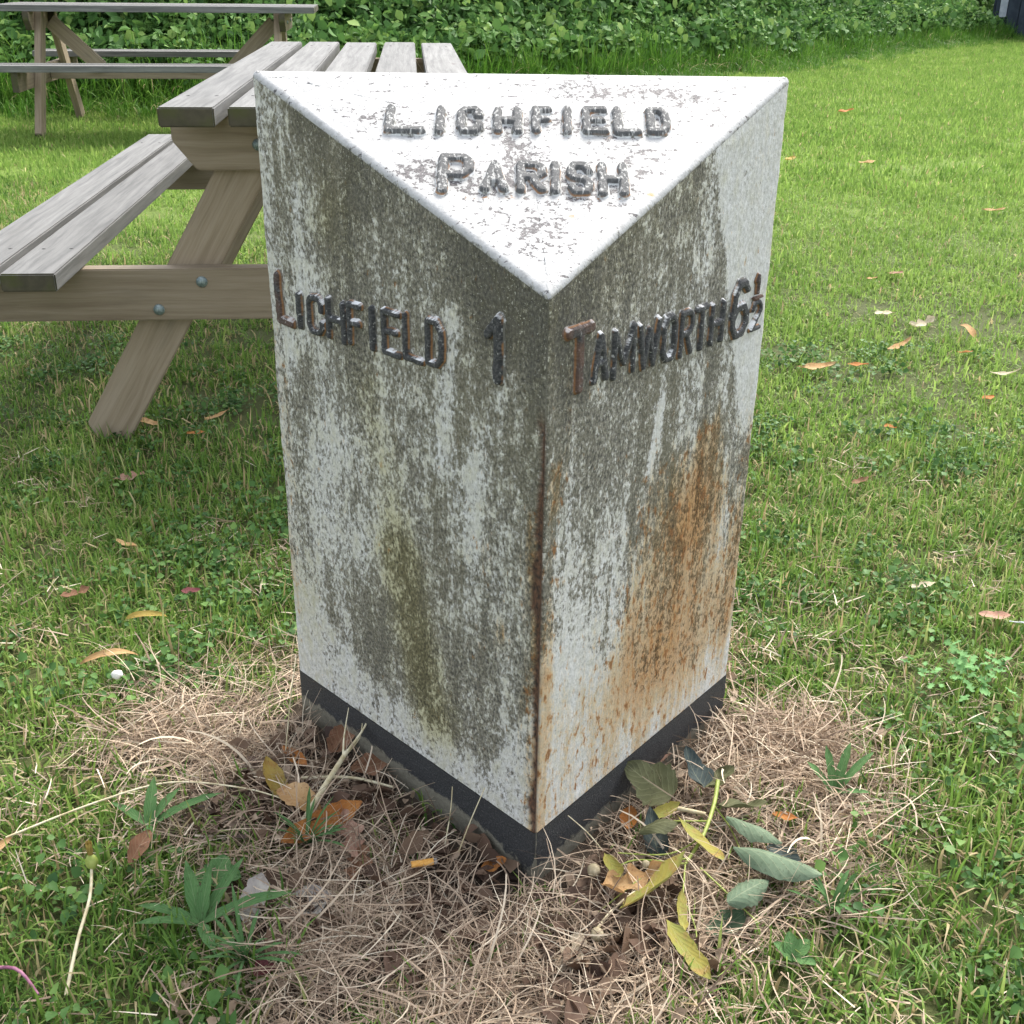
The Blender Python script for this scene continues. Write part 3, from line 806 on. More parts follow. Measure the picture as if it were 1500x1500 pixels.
def body_masks(face, u, z, zt):
    dirt = np.full(u.shape, 0.6); alg = np.zeros(u.shape); rust = np.zeros(u.shape); bare = np.zeros(u.shape)
    strk = fbm(u * 34 + face * 50, z * 4.5, 61, 4); lump = fbm(u * 13 + face * 31, z * 9, 71, 3)
    under = zt - z
    drip = fbm(u * 105 + face * 77, z * 5.5 + 3, 83, 3)
    # ---- left face
    l = face == 2
    dl = 0.86 + 0.10 * sstep(0.42, 0.12, under) + 0.20 * sstep(0.15, 0.0, under) * sstep(0.50, 0.38, u) + 0.30 * G(u, z, 0.03, 0.70, 0.07, 0.09)
    dl += 0.62 * (strk - 0.5) + 0.36 * (lump - 0.5) + 0.40 * (drip - 0.5)
    dl -= 0.30 * GL(u, z, (0.43, 0.44), (0.43, 0.26), 0.05) + 0.36 * G(u, z, 0.33, 0.355, 0.045, 0.045) + 0.22 * G(u, z, 0.36, 0.49, 0.05, 0.05)
    dl -= 0.45 * sstep(0.085, 0.035, z - ZB - 0.10 * sstep(0.30, 0.50, u) - 0.12 * sstep(0.10, 0.0, u) - 0.05 * (lump - .5))
    dl -= 0.55 * GL(u, z, (0.144, 0.70), (0.168, 0.52), 0.016) + 0.42 * GL(u, z, (0.067, 0.65), (0.108, 0.52), 0.022) + 0.25 * GL(u, z, (0.12, 0.52), (0.11, 0.44), 0.025)
    dl -= 0.45 * GL(u, z, (0.432, 0.79), (0.432, 0.62), 0.018) + 0.55 * G(u, z, 0.466, 0.595, 0.018, 0.045) + 0.30 * sstep(0.46, 0.50, u) + 0.35 * GL(u, z, (0.46, 0.90), (0.40, 0.79), 0.03)
    al = 1.05 * GL(u, z, (0.255, 0.36), (0.190, 0.15), 0.040) + 0.42 * GL(u, z, (0.30, 0.58), (0.25, 0.38), 0.035) + 0.40 * G(u, z, 0.36, 0.78, 0.04, 0.05) + 0.36 + 0.3 * G(u, z, 0.47, 0.22, 0.03, 0.09)
    rl = 0.75 * GL(u, z, (0.012, 0.5), (0.010, 0.08), 0.016) + 0.55 * G(u, z, 0.064, 0.337, 0.014, 0.03) + 0.4 * G(u, z, 0.11, 0.30, 0.02, 0.03) + 0.42 * GL(u, z, (0.495, 0.62), (0.50, 0.2), 0.018) + 0.3 * G(u, z, 0.10, 0.43, 0.03, 0.05)
    # ---- right face
    dr = 0.74 + 0.08 * sstep(0.40, 0.1, under) * sstep(0.40, 0.28, u) + 0.22 * sstep(0.14, 0.0, under) * sstep(0.34, 0.24, u) + 0.34 * G(u, z, 0.03, 0.70, 0.06, 0.09) + 0.12 * G(u, z, 0.09, 0.50, 0.06, 0.10)
    dr += 0.55 * (drip - 0.5) + 0.85 * (strk - 0.5) + 0.35 * (lump - 0.5)
    edge = np.interp(z, [0.4, 0.55, 0.72, 0.86, 0.95], [0.47, 0.41, 0.355, 0.305, 0.30])
    dr -= 0.80 * sstep(edge - 0.006, edge + 0.012, u) * sstep(0.40, 0.55, z)
    dr -= 0.85 * GL(u, z, (0.226, 0.58), (0.209, 0.50), 0.008) + 0.25 * GL(u, z, (0.235, 0.70), (0.225, 0.58), 0.012) + 0.2 * G(u, z, 0.13, 0.43, 0.03, 0.06)
    lowline = np.interp(u, [0, 0.02, 0.09, 0.25, 0.36, 0.47], [0.30, 0.335, 0.28, 0.155, 0.13, 0.16])
    dr -= 0.58 * sstep(0.035, -0.03, z - lowline - 0.05 * (lump - .5)) + 0.18 * sstep(0.50, 0.30, z)
    rr = 1.0 * GL(u, z, (0.345, 0.50), (0.315, 0.38), 0.035) + 1.05 * GL(u, z, (0.315, 0.38), (0.285, 0.20), 0.075) + 0.55 * GL(u, z, (0.38, 0.40), (0.40, 0.22), 0.06)
    rr += 0.60 * GL(u, z, (0.23, 0.46), (0.19, 0.20), 0.065) + 0.65 * GL(u, z, (0.018, 0.56), (0.012, 0.30), 0.016) + 0.55 * GL(u, z, (0.46, 0.5), (0.45, 0.16), 0.02) + 0.50 * sstep(0.38, 0.2, z) + 0.45 * GL(u, z, (0.008, 0.3), (0.006, 0.08), 0.012)
    rr += 0.35 * GL(u, z, (0.045, 0.66), (0.03, 0.52), 0.014)
    ar = 0.22 + 0.25 * sstep(0.15, 0.02, under) * (u < 0.3)
    dirt = np.where(l, dl, np.where(face == 0, dr, 0.6)); alg = np.where(l, al, np.where(face == 0, ar, 0.2)); rust = np.where(l, rl, np.where(face == 0, rr, 0.2))
    # split corner: ragged strip of bare metal, wider on the left face
    rag = 0.0055 + 0.024 * np.clip(fbm(z * 17, z * 0 + 3.3, 91, 3) - 0.36, 0, 1) + 0.004 * fbm(z * 90, z * 0, 92, 2)
    on = sstep(0.64, 0.60, z)
    bare = np.where(l, on * sstep(rag + 0.0018, rag - 0.0006, u), np.where(face == 0, on * sstep(0.0042, 0.0015, u), 0))
    return dirt, alg, rust, bare

def build_body():
    n = len(SP); NZ = 200
    t = np.linspace(0, 1, NZ)
    zt = ztop(SP[:, 0], SP[:, 1])
    Z = ZB + (zt[None] - RIM - ZB) * t[:, None]
    X = np.repeat(SP[:, 0][None], NZ, 0); Y = np.repeat(SP[:, 1][None], NZ, 0)
    F_ = np.repeat(SF[None], NZ, 0); U = np.repeat(SU[None], NZ, 0)
    dirt, alg, rust, bare = body_masks(F_, U, Z, zt[None])
    off = 0.0016 * (fbm(U * 60 + F_ * 40, Z * 60, 5, 3) - 0.5) + 0.0022 * (fbm(U * 10 + F_ * 9, Z * 10, 6, 2) - 0.5) - 0.0036 * bare
    off *= sstep(0, 0.03, t)[:, None] * sstep(1, 0.985, t)[:, None]
    X = X + SN[None, :, 0] * off; Y = Y + SN[None, :, 1] * off
    V = np.stack([X, Y, Z], -1).reshape(-1, 3) - PLOC
    idx = np.arange(n * NZ).reshape(NZ, n); nx1 = np.roll(idx, -1, 1)
    q = np.stack([idx[:-1], nx1[:-1], nx1[1:], idx[1:]], -1).reshape(-1, 4)
    fuv = np.stack([U, Z, F_ * 3.0], -1).reshape(-1, 3)
    me = mesh_fast('body', V, q, attrs={'dirt': dirt.ravel(), 'algae': alg.ravel(), 'rust': rust.ravel(), 'bare': bare.ravel()}, vattrs={'fuv': fuv})
    link('body', me, M['body'], post)
    # sloping top with a rolled rim
    rows = []
    K = 5
    for k in range(K + 1):
        a = math.pi / 2 * k / K
        rows.append((SP - SN * RIM * (1 - math.cos(a)), zt - RIM + RIM * math.sin(a)))
    inner = SP - SN * RIM; cen = (PF + PL + PR) / 3; NR = 52
    for k in range(1, NR + 1):
        f = 1 - k / (NR + 0.15)
        rows.append((cen + (inner - cen) * f, None))
    VV, UV, dd, rs, rm = [], [], [], [], []
    LT3 = np.array([*PL, HB]); e1 = np.array([1, 0.00181, 0.0]); e1 /= np.linalg.norm(e1)
    vv = np.array([*PF, HF]) - LT3; nr = np.cross(e1, vv); nr /= np.linalg.norm(nr); e2 = np.cross(nr, e1)
    if e2 @ vv < 0: e2 = -e2
    for ri, (xy, z) in enumerate(rows):
        rm.append(np.full(len(SP), [0.72, 0.52, 0.34, 0.2, 0.08, 0.0, -0.1][ri] if ri < 7 else -0.3) + 0.30 * (fbm(SU * 30 + SF * 7, SU * 0 + 1.5, 19, 3) - 0.5))
        zz = ztop(xy[:, 0], xy[:, 1]) if z is None else z + (ztop(xy[:, 0], xy[:, 1]) - zt)
        p = np.stack([xy[:, 0], xy[:, 1], zz], -1)
        a = (p - LT3) @ e1; b = (p - LT3) @ e2
        if z is None:
            p = p + np.outer(0.0022 * (fbm(a * 30, b * 30, 15, 3) - 0.5), _nt if _nt[2] > 0 else -_nt)
        VV.append(p); UV.append(np.stack([a, b, 0 * a + 9], -1))
        d = 0.9 * np.exp(-(segdist(a, b, (0.20, 0.115), (0.48, 0.11)) / 0.038) ** 2) * 0.55 + 0.60 * np.exp(-(segdist(a, b, (0.25, 0.215), (0.43, 0.22)) / 0.05) ** 2)
        d = d + 0.42 * G(a, b, 0.32, 0.16, 0.035, 0.025) + 0.38 * G(a, b, 0.43, 0.04, 0.10, 0.03) + 0.4 * G(a, b, 0.55, 0.06, 0.05, 0.03) + 0.35 * G(a, b, 0.36, 0.33, 0.05, 0.05) + 0.2 * G(a, b, 0.36, 0.29, 0.09, 0.06)
        d = d + 0.10
        dd.append(d); rs.append(0.75 * G(a, b, 0.385, 0.285, 0.010, 0.008) + 0.8 * G(a, b, 0.47, 0.243, 0.008, 0.008) + 0.5 * np.exp(-(segdist(a, b, (0.24, 0.252), (0.44, 0.252)) / 0.006) ** 2) + 0.4 * np.exp(-(segdist(a, b, (0.33, 0.139), (0.5, 0.139)) / 0.005) ** 2))
    NRW = len(rows)
    V = np.concatenate(VV) - PLOC; n_ = len(SP)
    idx = np.arange(n_ * NRW).reshape(NRW, n_); nx1 = np.roll(idx, -1, 1)
    q = np.stack([idx[:-1], nx1[:-1], nx1[1:], idx[1:]], -1).reshape(-1, 4)
    c = len(V); V = np.concatenate([V, [np.array([*cen, ztop(*cen)]) - PLOC]])
    last = idx[-1]; tr = np.stack([last, np.roll(last, -1), np.full(n_, c)], -1)
    uv = np.concatenate(UV + [[[0.33, 0.2, 9]]])
    me = mesh_fast('sloping_top', V, q, tr, attrs={'dirt': np.concatenate(dd + [[0.3]]), 'rust': np.concatenate(rs + [[0]]), 'rim': np.concatenate(rm + [[-1]])}, vattrs={'fuv': uv})
    link('sloping_top', me, M['top'], post)
    # black painted foot, down into the soil
    NP = 22; Zp = np.linspace(-0.05, ZB, NP)
    U = np.repeat(SU[None], NP, 0); Zg = np.repeat(Zp[:, None], n, 1); F_ = np.repeat(SF[None], NP, 0)
    off = 0.0022 * (fbm(U * 40 + F_ * 40, Zg * 60, 25, 3) - 0.5) * sstep(ZB, ZB - 0.02, Zg) + 0.0008
    X = SP[None, :, 0] + SN[None, :, 0] * off; Y = SP[None, :, 1] + SN[None, :, 1] * off
    wear = np.where(F_ == 2, 1.0 * sstep(0.058, 0.014, Zg) - 0.42 * sstep(0.22, 0.0, U), 0.80 * sstep(0.050, 0.004, Zg))
    wear = wear + 0.75 * sstep(0.006, 0.0, U) * (F_ != 1) + 0.22 * G(U, Zg, 0.06, 0.055, 0.06, 0.02) * (F_ == 0)
    V = np.stack([X, Y, Zg], -1).reshape(-1, 3) - PLOC
    idx = np.arange(n * NP).reshape(NP, n); nx1 = np.roll(idx, -1, 1)
    q = np.stack([idx[:-1], nx1[:-1], nx1[1:], idx[1:]], -1).reshape(-1, 4)
    me = mesh_fast('black_foot', V, q, attrs={'wear': wear.ravel()}, vattrs={'fuv': np.stack([U, Zg, F_ * 3.0], -1).reshape(-1, 3)})
    link('black_foot', me, M['plinth'], post)
    return LT3, e1, e2
LT3, TE1, TE2 = build_body()

# raised letters: every glyph is strokes -> distance field -> cast relief
def arc(cx, cy, rx, ry, a0, a1, n=10):
    return [(cx + rx * math.cos(math.radians(a0 + (a1 - a0) * i / n)), cy + ry * math.sin(math.radians(a0 + (a1 - a0) * i / n))) for i in range(n + 1)]
GL_ = {
    'L': [[(0, 1), (0, 0), (1, 0)]], 'I': [[(0.5, 0), (0.5, 1)]],
    'C': [[(1, .68), (1, .84), (.8, 1), (.2, 1), (0, .84), (0, .16), (.2, 0), (.8, 0), (1, .16), (1, .32)]],
    'H': [[(0, 0), (0, 1)], [(1, 0), (1, 1)], [(0, .5), (1, .5)]],
    'F': [[(0, 0), (0, 1), (1, 1)], [(0, .53), (.8, .53)]],
    'E': [[(1, 0), (0, 0), (0, 1), (1, 1)], [(0, .53), (.85, .53)]],
    'D': [[(0, 0), (0, 1), (.62, 1), (.95, .82), (1, .6), (1, .4), (.95, .18), (.62, 0), (0, 0)]],
    'P': [[(0, 0), (0, 1), (.75, 1), (1, .88), (1, .62), (.75, .48), (0, .48)]],
    'A': [[(0, 0), (.5, 1), (1, 0)], [(.2, .36), (.8, .36)]],
    'R': [[(0, 0), (0, 1), (.75, 1), (1, .88), (1, .64), (.75, .5), (0, .5)], [(.5, .5), (1, 0)]],
    'S': [[(1, .82), (.8, 1), (.2, 1), (0, .84), (0, .66), (.2, .54), (.8, .46), (1, .34), (1, .16), (.8, 0), (.2, 0), (0, .18)]],
    'T': [[(0, 1), (1, 1)], [(.5, 1), (.5, 0)]],
    'M': [[(0, 0), (0, 1), (.5, .25), (1, 1), (1, 0)]],
    'W': [[(0, 1), (.25, 0), (.5, .85), (.75, 0), (1, 1)]],
    'O': [[(.25, 0), (0, .2), (0, .8), (.25, 1), (.75, 1), (1, .8), (1, .2), (.75, 0), (.25, 0)]],
    '1': [[(.7, 0), (.7, 1), (.1, .72)]],
    '6': [[(.95, .86), (.75, 1), (.3, 1), (.05, .8), (0, .45), (0, .2), (.25, 0), (.75, 0), (1, .18), (1, .36), (.75, .54), (.3, .54), (.02, .38)]],
    '2': [[(0, .78), (.2, 1), (.75, 1), (1, .8), (1, .66), (0, 0), (1, 0)]],
}
def letter(ch, O, e1, e2, nrm, x0, x1, y0, y1, sw, relief, seed, wash, rusty=0.0, allrust=0.0, name='letter', flip=False):
    """O origin, e1 along the line, e2 up the letter, nrm out of the face; box x0..x1, y0..y1; stroke half-width sw"""
    pad = 0.007; st = 0.0013
    w, h = x1 - x0, y1 - y0
    gx = np.arange(-pad, w + pad + st, st); gy = np.arange(-pad, h + pad + st, st)
    X, Y = np.meshgrid(gx, gy)
    wob = 0.0011
    Xs = X + wob * (fbm((X + .5 * Y) * 90 + seed * 3.1, (Y - .5 * X) * 90, seed, 2) - .5) * 2; Ys = Y + wob * (fbm(X * 110, Y * 110 + seed * 1.7, seed + 3, 2) - .5) * 2
    D = np.full(X.shape, 9.0)
    mx, my = max(w - 2 * sw, 0.0005), max(h - 2 * sw, 0.0005)
    for pl in GL_[ch]:
        q = [(sw + a * mx, sw + b * my) for a, b in pl]
        for a, b in zip(q[:-1], q[1:]): D = np.minimum(D, segdist(Xs, Ys, a, b))
    rel = sstep(sw + 0.0010, sw * 0.62, D)
    H = relief * rel * (0.90 + 0.22 * (fbm((X + .7 * Y) * 45 + seed, (Y - .7 * X) * 45, seed + 9, 2) - .5)) + 0.0005 * (fbm((X + .6 * Y) * 260, (Y - .6 * X) * 260 + seed, seed, 2) - .5) * rel
    keep = D < sw + 0.0030
    H = np.where(rel > 0, H, 0) - 0.0032 * sstep(sw + 0.0014, sw + 0.0030, D) + 0.0004
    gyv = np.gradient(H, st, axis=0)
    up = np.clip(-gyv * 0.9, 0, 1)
    ids = -np.ones(X.shape, int); ids[keep] = np.arange(keep.sum())
    c = keep[:-1, :-1] & keep[:-1, 1:] & keep[1:, 1:] & keep[1:, :-1]
    q = np.stack([ids[:-1, :-1][c], ids[:-1, 1:][c], ids[1:, 1:][c], ids[1:, :-1][c]], -1)
    P = O + np.outer(X[keep] + x0, e1) + np.outer(Y[keep] + y0, e2) + np.outer(H[keep], nrm)
    if np.cross(e1, e2) @ nrm < 0: q = q[:, ::-1]
    n = keep.sum()
    ctr = P.mean(0)
    fuv = np.stack([X[keep] + x0, Y[keep] + y0, np.full(n, seed * 0.37)], -1)
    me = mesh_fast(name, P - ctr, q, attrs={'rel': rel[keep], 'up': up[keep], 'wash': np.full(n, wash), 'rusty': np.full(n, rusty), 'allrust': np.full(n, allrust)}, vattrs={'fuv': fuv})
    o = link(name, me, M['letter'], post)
    o.location = Vector(ctr - PLOC)
    return o

nT = _nt if _nt[2] > 0 else -_nt
sd = 1
for ch, a0, a1, b0, b1 in [('L', .168, .216, .137, .081), ('I', .221, .242, .138, .083), ('C', .250, .281, .136, .083), ('H', .292, .326, .136, .083), ('F', .336, .361, .135, .081), ('I', .369, .386, .135, .080), ('E', .394, .425, .135, .080), ('L', .430, .463, .136, .080), ('D', .468, .497, .135, .081),
                           ('P', .233, .273, .250, .177), ('A', .280, .312, .246, .190), ('R', .319, .353, .247, .190), ('I', .356, .368, .248, .189), ('S', .374, .404, .250, .191), ('H', .408, .442, .251, .190)]:
    sd += 1
    big = ch == 'P'
    letter(ch, LT3 - nT * 0.0, TE1, -TE2, nT, a0 + 0.006, a1 + 0.006, -b0, -b1, 0.0062 if big else 0.0055, 0.0065, sd, 0.62, 0.25 if b0 > 0.2 else 0.12)
eL3, eR3, Z3 = np.array([*eL, 0]), np.array([*eR, 0]), np.array([0, 0, 1.0])
nL3 = np.cross(eL3, Z3); nL3 = nL3 if nL3[1] < 0 else -nL3
nR3 = np.cross(eR3, Z3); nR3 = nR3 if nR3[1] < 0 else -nR3
F3 = np.array([PF[0], PF[1], 0.0])
# left face: u runs from the front corner to the left, letters run the other way
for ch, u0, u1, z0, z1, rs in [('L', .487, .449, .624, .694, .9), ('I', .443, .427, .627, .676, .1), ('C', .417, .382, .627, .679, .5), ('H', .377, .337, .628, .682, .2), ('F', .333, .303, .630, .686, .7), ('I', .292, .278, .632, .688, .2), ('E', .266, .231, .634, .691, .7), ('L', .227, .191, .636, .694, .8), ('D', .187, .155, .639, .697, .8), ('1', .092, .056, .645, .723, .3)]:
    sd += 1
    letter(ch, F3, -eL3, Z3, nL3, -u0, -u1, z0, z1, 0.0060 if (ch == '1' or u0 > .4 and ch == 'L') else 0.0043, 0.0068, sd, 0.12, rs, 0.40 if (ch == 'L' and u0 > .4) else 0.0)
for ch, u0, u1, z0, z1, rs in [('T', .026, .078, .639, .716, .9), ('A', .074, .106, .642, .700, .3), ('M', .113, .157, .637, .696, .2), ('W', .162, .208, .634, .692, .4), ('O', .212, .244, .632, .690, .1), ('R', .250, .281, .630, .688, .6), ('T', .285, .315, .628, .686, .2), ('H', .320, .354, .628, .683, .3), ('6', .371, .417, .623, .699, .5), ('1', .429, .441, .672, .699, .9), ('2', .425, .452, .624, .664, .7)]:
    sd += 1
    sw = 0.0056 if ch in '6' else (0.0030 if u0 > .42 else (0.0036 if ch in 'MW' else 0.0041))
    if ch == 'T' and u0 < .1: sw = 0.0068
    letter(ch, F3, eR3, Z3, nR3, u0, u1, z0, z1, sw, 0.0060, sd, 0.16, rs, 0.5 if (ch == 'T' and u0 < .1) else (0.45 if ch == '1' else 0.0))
letter_bar = bpy.data.meshes.new('fraction_bar')
bm = bmesh.new(); bmesh.ops.create_cube(bm, size=1.0)
bmesh.ops.scale(bm, vec=(0.024, 0.006, 0.0035), verts=bm.verts); bmesh.ops.bevel(bm, geom=bm.edges[:], offset=0.0012, segments=2, affect='EDGES')
bm.to_mesh(letter_bar); bm.free()
for k, v in (('rel', 0.9), ('up', 0.4), ('wash', 0.2), ('rusty', 0.9), ('allrust', 0.6)):
    at = letter_bar.attributes.new(k, 'FLOAT', 'POINT'); at.data.foreach_set('value', np.full(len(letter_bar.vertices), v, np.float32))
o = link('fraction_bar', letter_bar, M['letter'], post)
pb = F3 + eR3 * 0.438 + Z3 * 0.668 + nR3 * 0.003
o.location = Vector(pb - PLOC); o.rotation_euler = (0, 0, math.atan2(eR[1], eR[0]))

# ------------------------------------------------------------------ picnic tables
def plank_mesh(name, l, w, t, bev=0.003, mats=('grey_wood', 'end'), chamfer=None, skew=0.0, rough=0.0):
    """plank along X, slightly uneven; chamfer = (dx, dz) cut off the two lower end corners; skew shears the ends (legs)"""
    bm = bmesh.new()
    if chamfer:
        dx, dz = chamfer
        prof = [(-l / 2, t / 2), (-l / 2, -t / 2 + dz), (-l / 2 + dx, -t / 2), (l / 2 - dx, -t / 2), (l / 2, -t / 2 + dz), (l / 2, t / 2)]
    else:
        prof = [(-l / 2 + skew * t / 2, t / 2), (-l / 2 - skew * t / 2, -t / 2), (l / 2 - skew * t / 2, -t / 2), (l / 2 + skew * t / 2, t / 2)]
    a = [bm.verts.new((x, -w / 2, z)) for x, z in prof]; b = [bm.verts.new((x, w / 2, z)) for x, z in prof]
    bm.faces.new(a); bm.faces.new(b[::-1]); n = len(prof)
    for i in range(n): bm.faces.new((a[i], b[i], b[(i + 1) % n], a[(i + 1) % n]))
    bmesh.ops.recalc_face_normals(bm, faces=bm.faces)
    bmesh.ops.bevel(bm, geom=bm.edges[:], offset=bev, segments=2, affect='EDGES')
    for f in bm.faces:
        f.material_index = 1 if abs(f.normal.x) > 0.75 else 0
        f.smooth = False
    me = bpy.data.meshes.new(name); bm.to_mesh(me); bm.free()
    for k in mats: me.materials.append(M[k])
    return me

def dome_mesh(name, r, h, mat):
    bm = bmesh.new()
    rings = []
    for k, (rr, z) in enumerate([(1.0, 0), (1.0, .25), (.85, .6), (.5, .9)]):
        rings.append([bm.verts.new((r * rr * math.cos(i * math.pi / 6), r * rr * math.sin(i * math.pi / 6), h * z)) for i in range(12)])
    c = bm.verts.new((0, 0, h))
    for p, q in zip(rings[:-1], rings[1:]):
        for i in range(12): bm.faces.new((p[i], p[(i + 1) % 12], q[(i + 1) % 12], q[i]))
    for i in range(12): bm.faces.new((rings[-1][i], rings[-1][(i + 1) % 12], c))
    for f in bm.faces: f.smooth = True
    me = bpy.data.meshes.new(name); bm.to_mesh(me); bm.free(); me.materials.append(M[mat])
    return me

ZT, ZS, LT_, WB, GB = 0.7906, 0.4645, 2.148, 0.110, 0.0254
WS, GS, OB = 0.1125, 0.021, 0.8137
TH = 0.038

def sub(name, me, root, loc, rot=(0, 0, 0)):
    o = bpy.data.objects.new(name, me); COL.objects.link(o); o.parent = root
    o.location = loc; o.rotation_euler = rot
    return o

def make_table(loc, rz, label):
    root = empty('picnic_table', loc, rz)
    tag(root, label, 'picnic table', 'wooden picnic tables on the lawn')
    W = 5 * WB + 4 * GB
    tm = plank_mesh('top_board', LT_, WB, TH, 0.003)
    smm = plank_mesh('seat_board', LT_ + 0.03, WS, TH, 0.003)
    sc = dome_mesh('screw', 0.005, 0.0016, 'screw')
    A = math.pi / 2
    fr = (0.22, LT_ - 0.22)                                    # frames near both ends
    for i in range(5):
        o = sub('top_board', tm, root, (-W / 2 + WB / 2 + i * (WB + GB), LT_ / 2 + random.uniform(-.006, .006), ZT - TH / 2 + random.uniform(-.0015, .0015)), (0, 0, A + random.uniform(-.002, .002)))
        for v in (-LT_ / 2 + .22, LT_ / 2 - .22):
            for s in (-1, 1): sub('screw', sc, o, (v, s * WB * .27, TH / 2 - .0004))
    for sd_ in (-1, 1):
        for k in range(2):
            u = sd_ * (OB - WS / 2 - k * (WS + GS))
            o = sub('seat_board', smm, root, (u, LT_ / 2 + 0.02 + random.uniform(-.006, .006), ZS - TH / 2), (0, 0, A + random.uniform(-.002, .002)))
            for v in (-LT_ / 2 + .22, LT_ / 2 - .22):
                for s in (-1, 1): sub('screw', sc, o, (v, s * WS * .27, TH / 2 - .0004))
    tb = plank_mesh('top_bearer', 2 * 0.341, 0.042, 0.112, 0.003, ('brown_wood', 'end'), chamfer=(0.048, 0.062))
    sb = plank_mesh('seat_bearer', 2 * 0.80, 0.042, 0.118, 0.003, ('brown_wood', 'end'))
    bolt = dome_mesh('bolt', 0.013, 0.009, 'bolt')
    ang = math.atan2(0.752 + 0.02, 0.623 * 0.752)
    ll = 0.775 / math.sin(ang)
    ll = 0.742 / math.sin(ang)
    legs = {s: plank_mesh('leg', ll, 0.045, 0.105, 0.003, ('brown_wood', 'end'), skew=-s / math.tan(ang)) for s in (-1, 1)}
    for q, v in enumerate(fr):
        out = -1 if q == 0 else 1
        sub('top_bearer', tb, root, (0, v, ZT - TH - 0.0565))
        sub('seat_bearer', sb, root, (0, v, ZS - TH - 0.0595))
        vl = v - out * 0.0445
        for s in (-1, 1):
            # leg centreline from the ground out at u=.595 to the top at u=.125
            o = sub('leg', legs[s], root, (s * (0.5925 - 0.623 * 0.361), vl, 0.361), (0, 0, 0))
            o.rotation_euler = (0, -ang if s < 0 else -(math.pi - ang), 0)
            for (bu, bz) in ((0.308, 0.396), (0.410, 0.333)):
                sub('bolt', bolt, root, (s * bu, v + out * 0.0205, bz), (math.pi / 2 * (1 if out < 0 else -1), 0, 0))
            sub('bolt', bolt, root, (s * 0.158, v + out * 0.0205, 0.694), (math.pi / 2 * (1 if out < 0 else -1), 0, 0))
    # long rail between the seat bearers and the two slanting braces
    sub('rail', plank_mesh('rail', LT_ - 0.44 - 0.044, 0.042, 0.095, 0.003, ('brown_wood', 'end')), root, (0, LT_ / 2, ZS - TH - 0.052), (0, 0, A))
    for s in (-1, 1):
        y0, z0, y1, z1 = s * (LT_ / 2 - 0.30), ZT - TH - 0.065, s * 0.46, ZS - TH - 0.03
        L = math.hypot(y1 - y0, z1 - z0); an = math.atan2(z0 - z1, y0 - y1)
        br = plank_mesh('brace', L, 0.040, 0.095, 0.003, ('brown_wood', 'end'))
        sub('brace', br, root, (-0.0425, LT_ / 2 + (y0 + y1) / 2, (z0 + z1) / 2), (0, -an, A))
    return root

make_table((-0.3830, 2.4160, 0.0), 0.0862, 'weathered picnic table directly behind the milepost, its board ends facing us')
t2 = make_table((-1.36, 8.50, 0.0), R_(96.0), 'picnic table standing at the edge of the undergrowth, seen side on')
t2.scale = (0.97, 0.94, 1.0)

# ------------------------------------------------------------------ dark hut far right
def hut():
    root = empty('hut', (9.10, 21.35, 0), R_(-32))
    tag(root, 'dark navy boarded hut with a pale upright board where the bank ends', 'hut')
    bd = plank_mesh('wall_board', 2.2, 0.03, 0.19, 0.006, ('hut', 'hut'))
    for i in range(16):
        sub('wall_board', bd, root, (-1.0 + 0.1 + i * 0.2 , 0, 1.1), (0, math.pi / 2, 0))
    for i in range(11):
        sub('wall_board', bd, root, (-1.02, 0.1 + i * 0.2, 1.1), (math.pi / 2, math.pi / 2, math.pi / 2 * 0))
    back = plank_mesh('inner_wall', 3.2, 2.1, 2.1, 0.01, ('hut', 'hut'))
    sub('inner_wall', back, root, (0.62, 1.08, 1.06))
    sub('roof', plank_mesh('roof', 3.6, 2.6, 0.09, 0.01, ('hut_roof', 'hut_roof')), root, (0.62, 1.05, 2.27), (R_(5), 0, 0))
    sub('pale_board', plank_mesh('pale_board', 1.85, 0.03, 0.12, 0.006, ('hut_pale', 'hut_pale')), root, (-0.86, -0.032, 1.26), (0, math.pi / 2, 0))
hut()

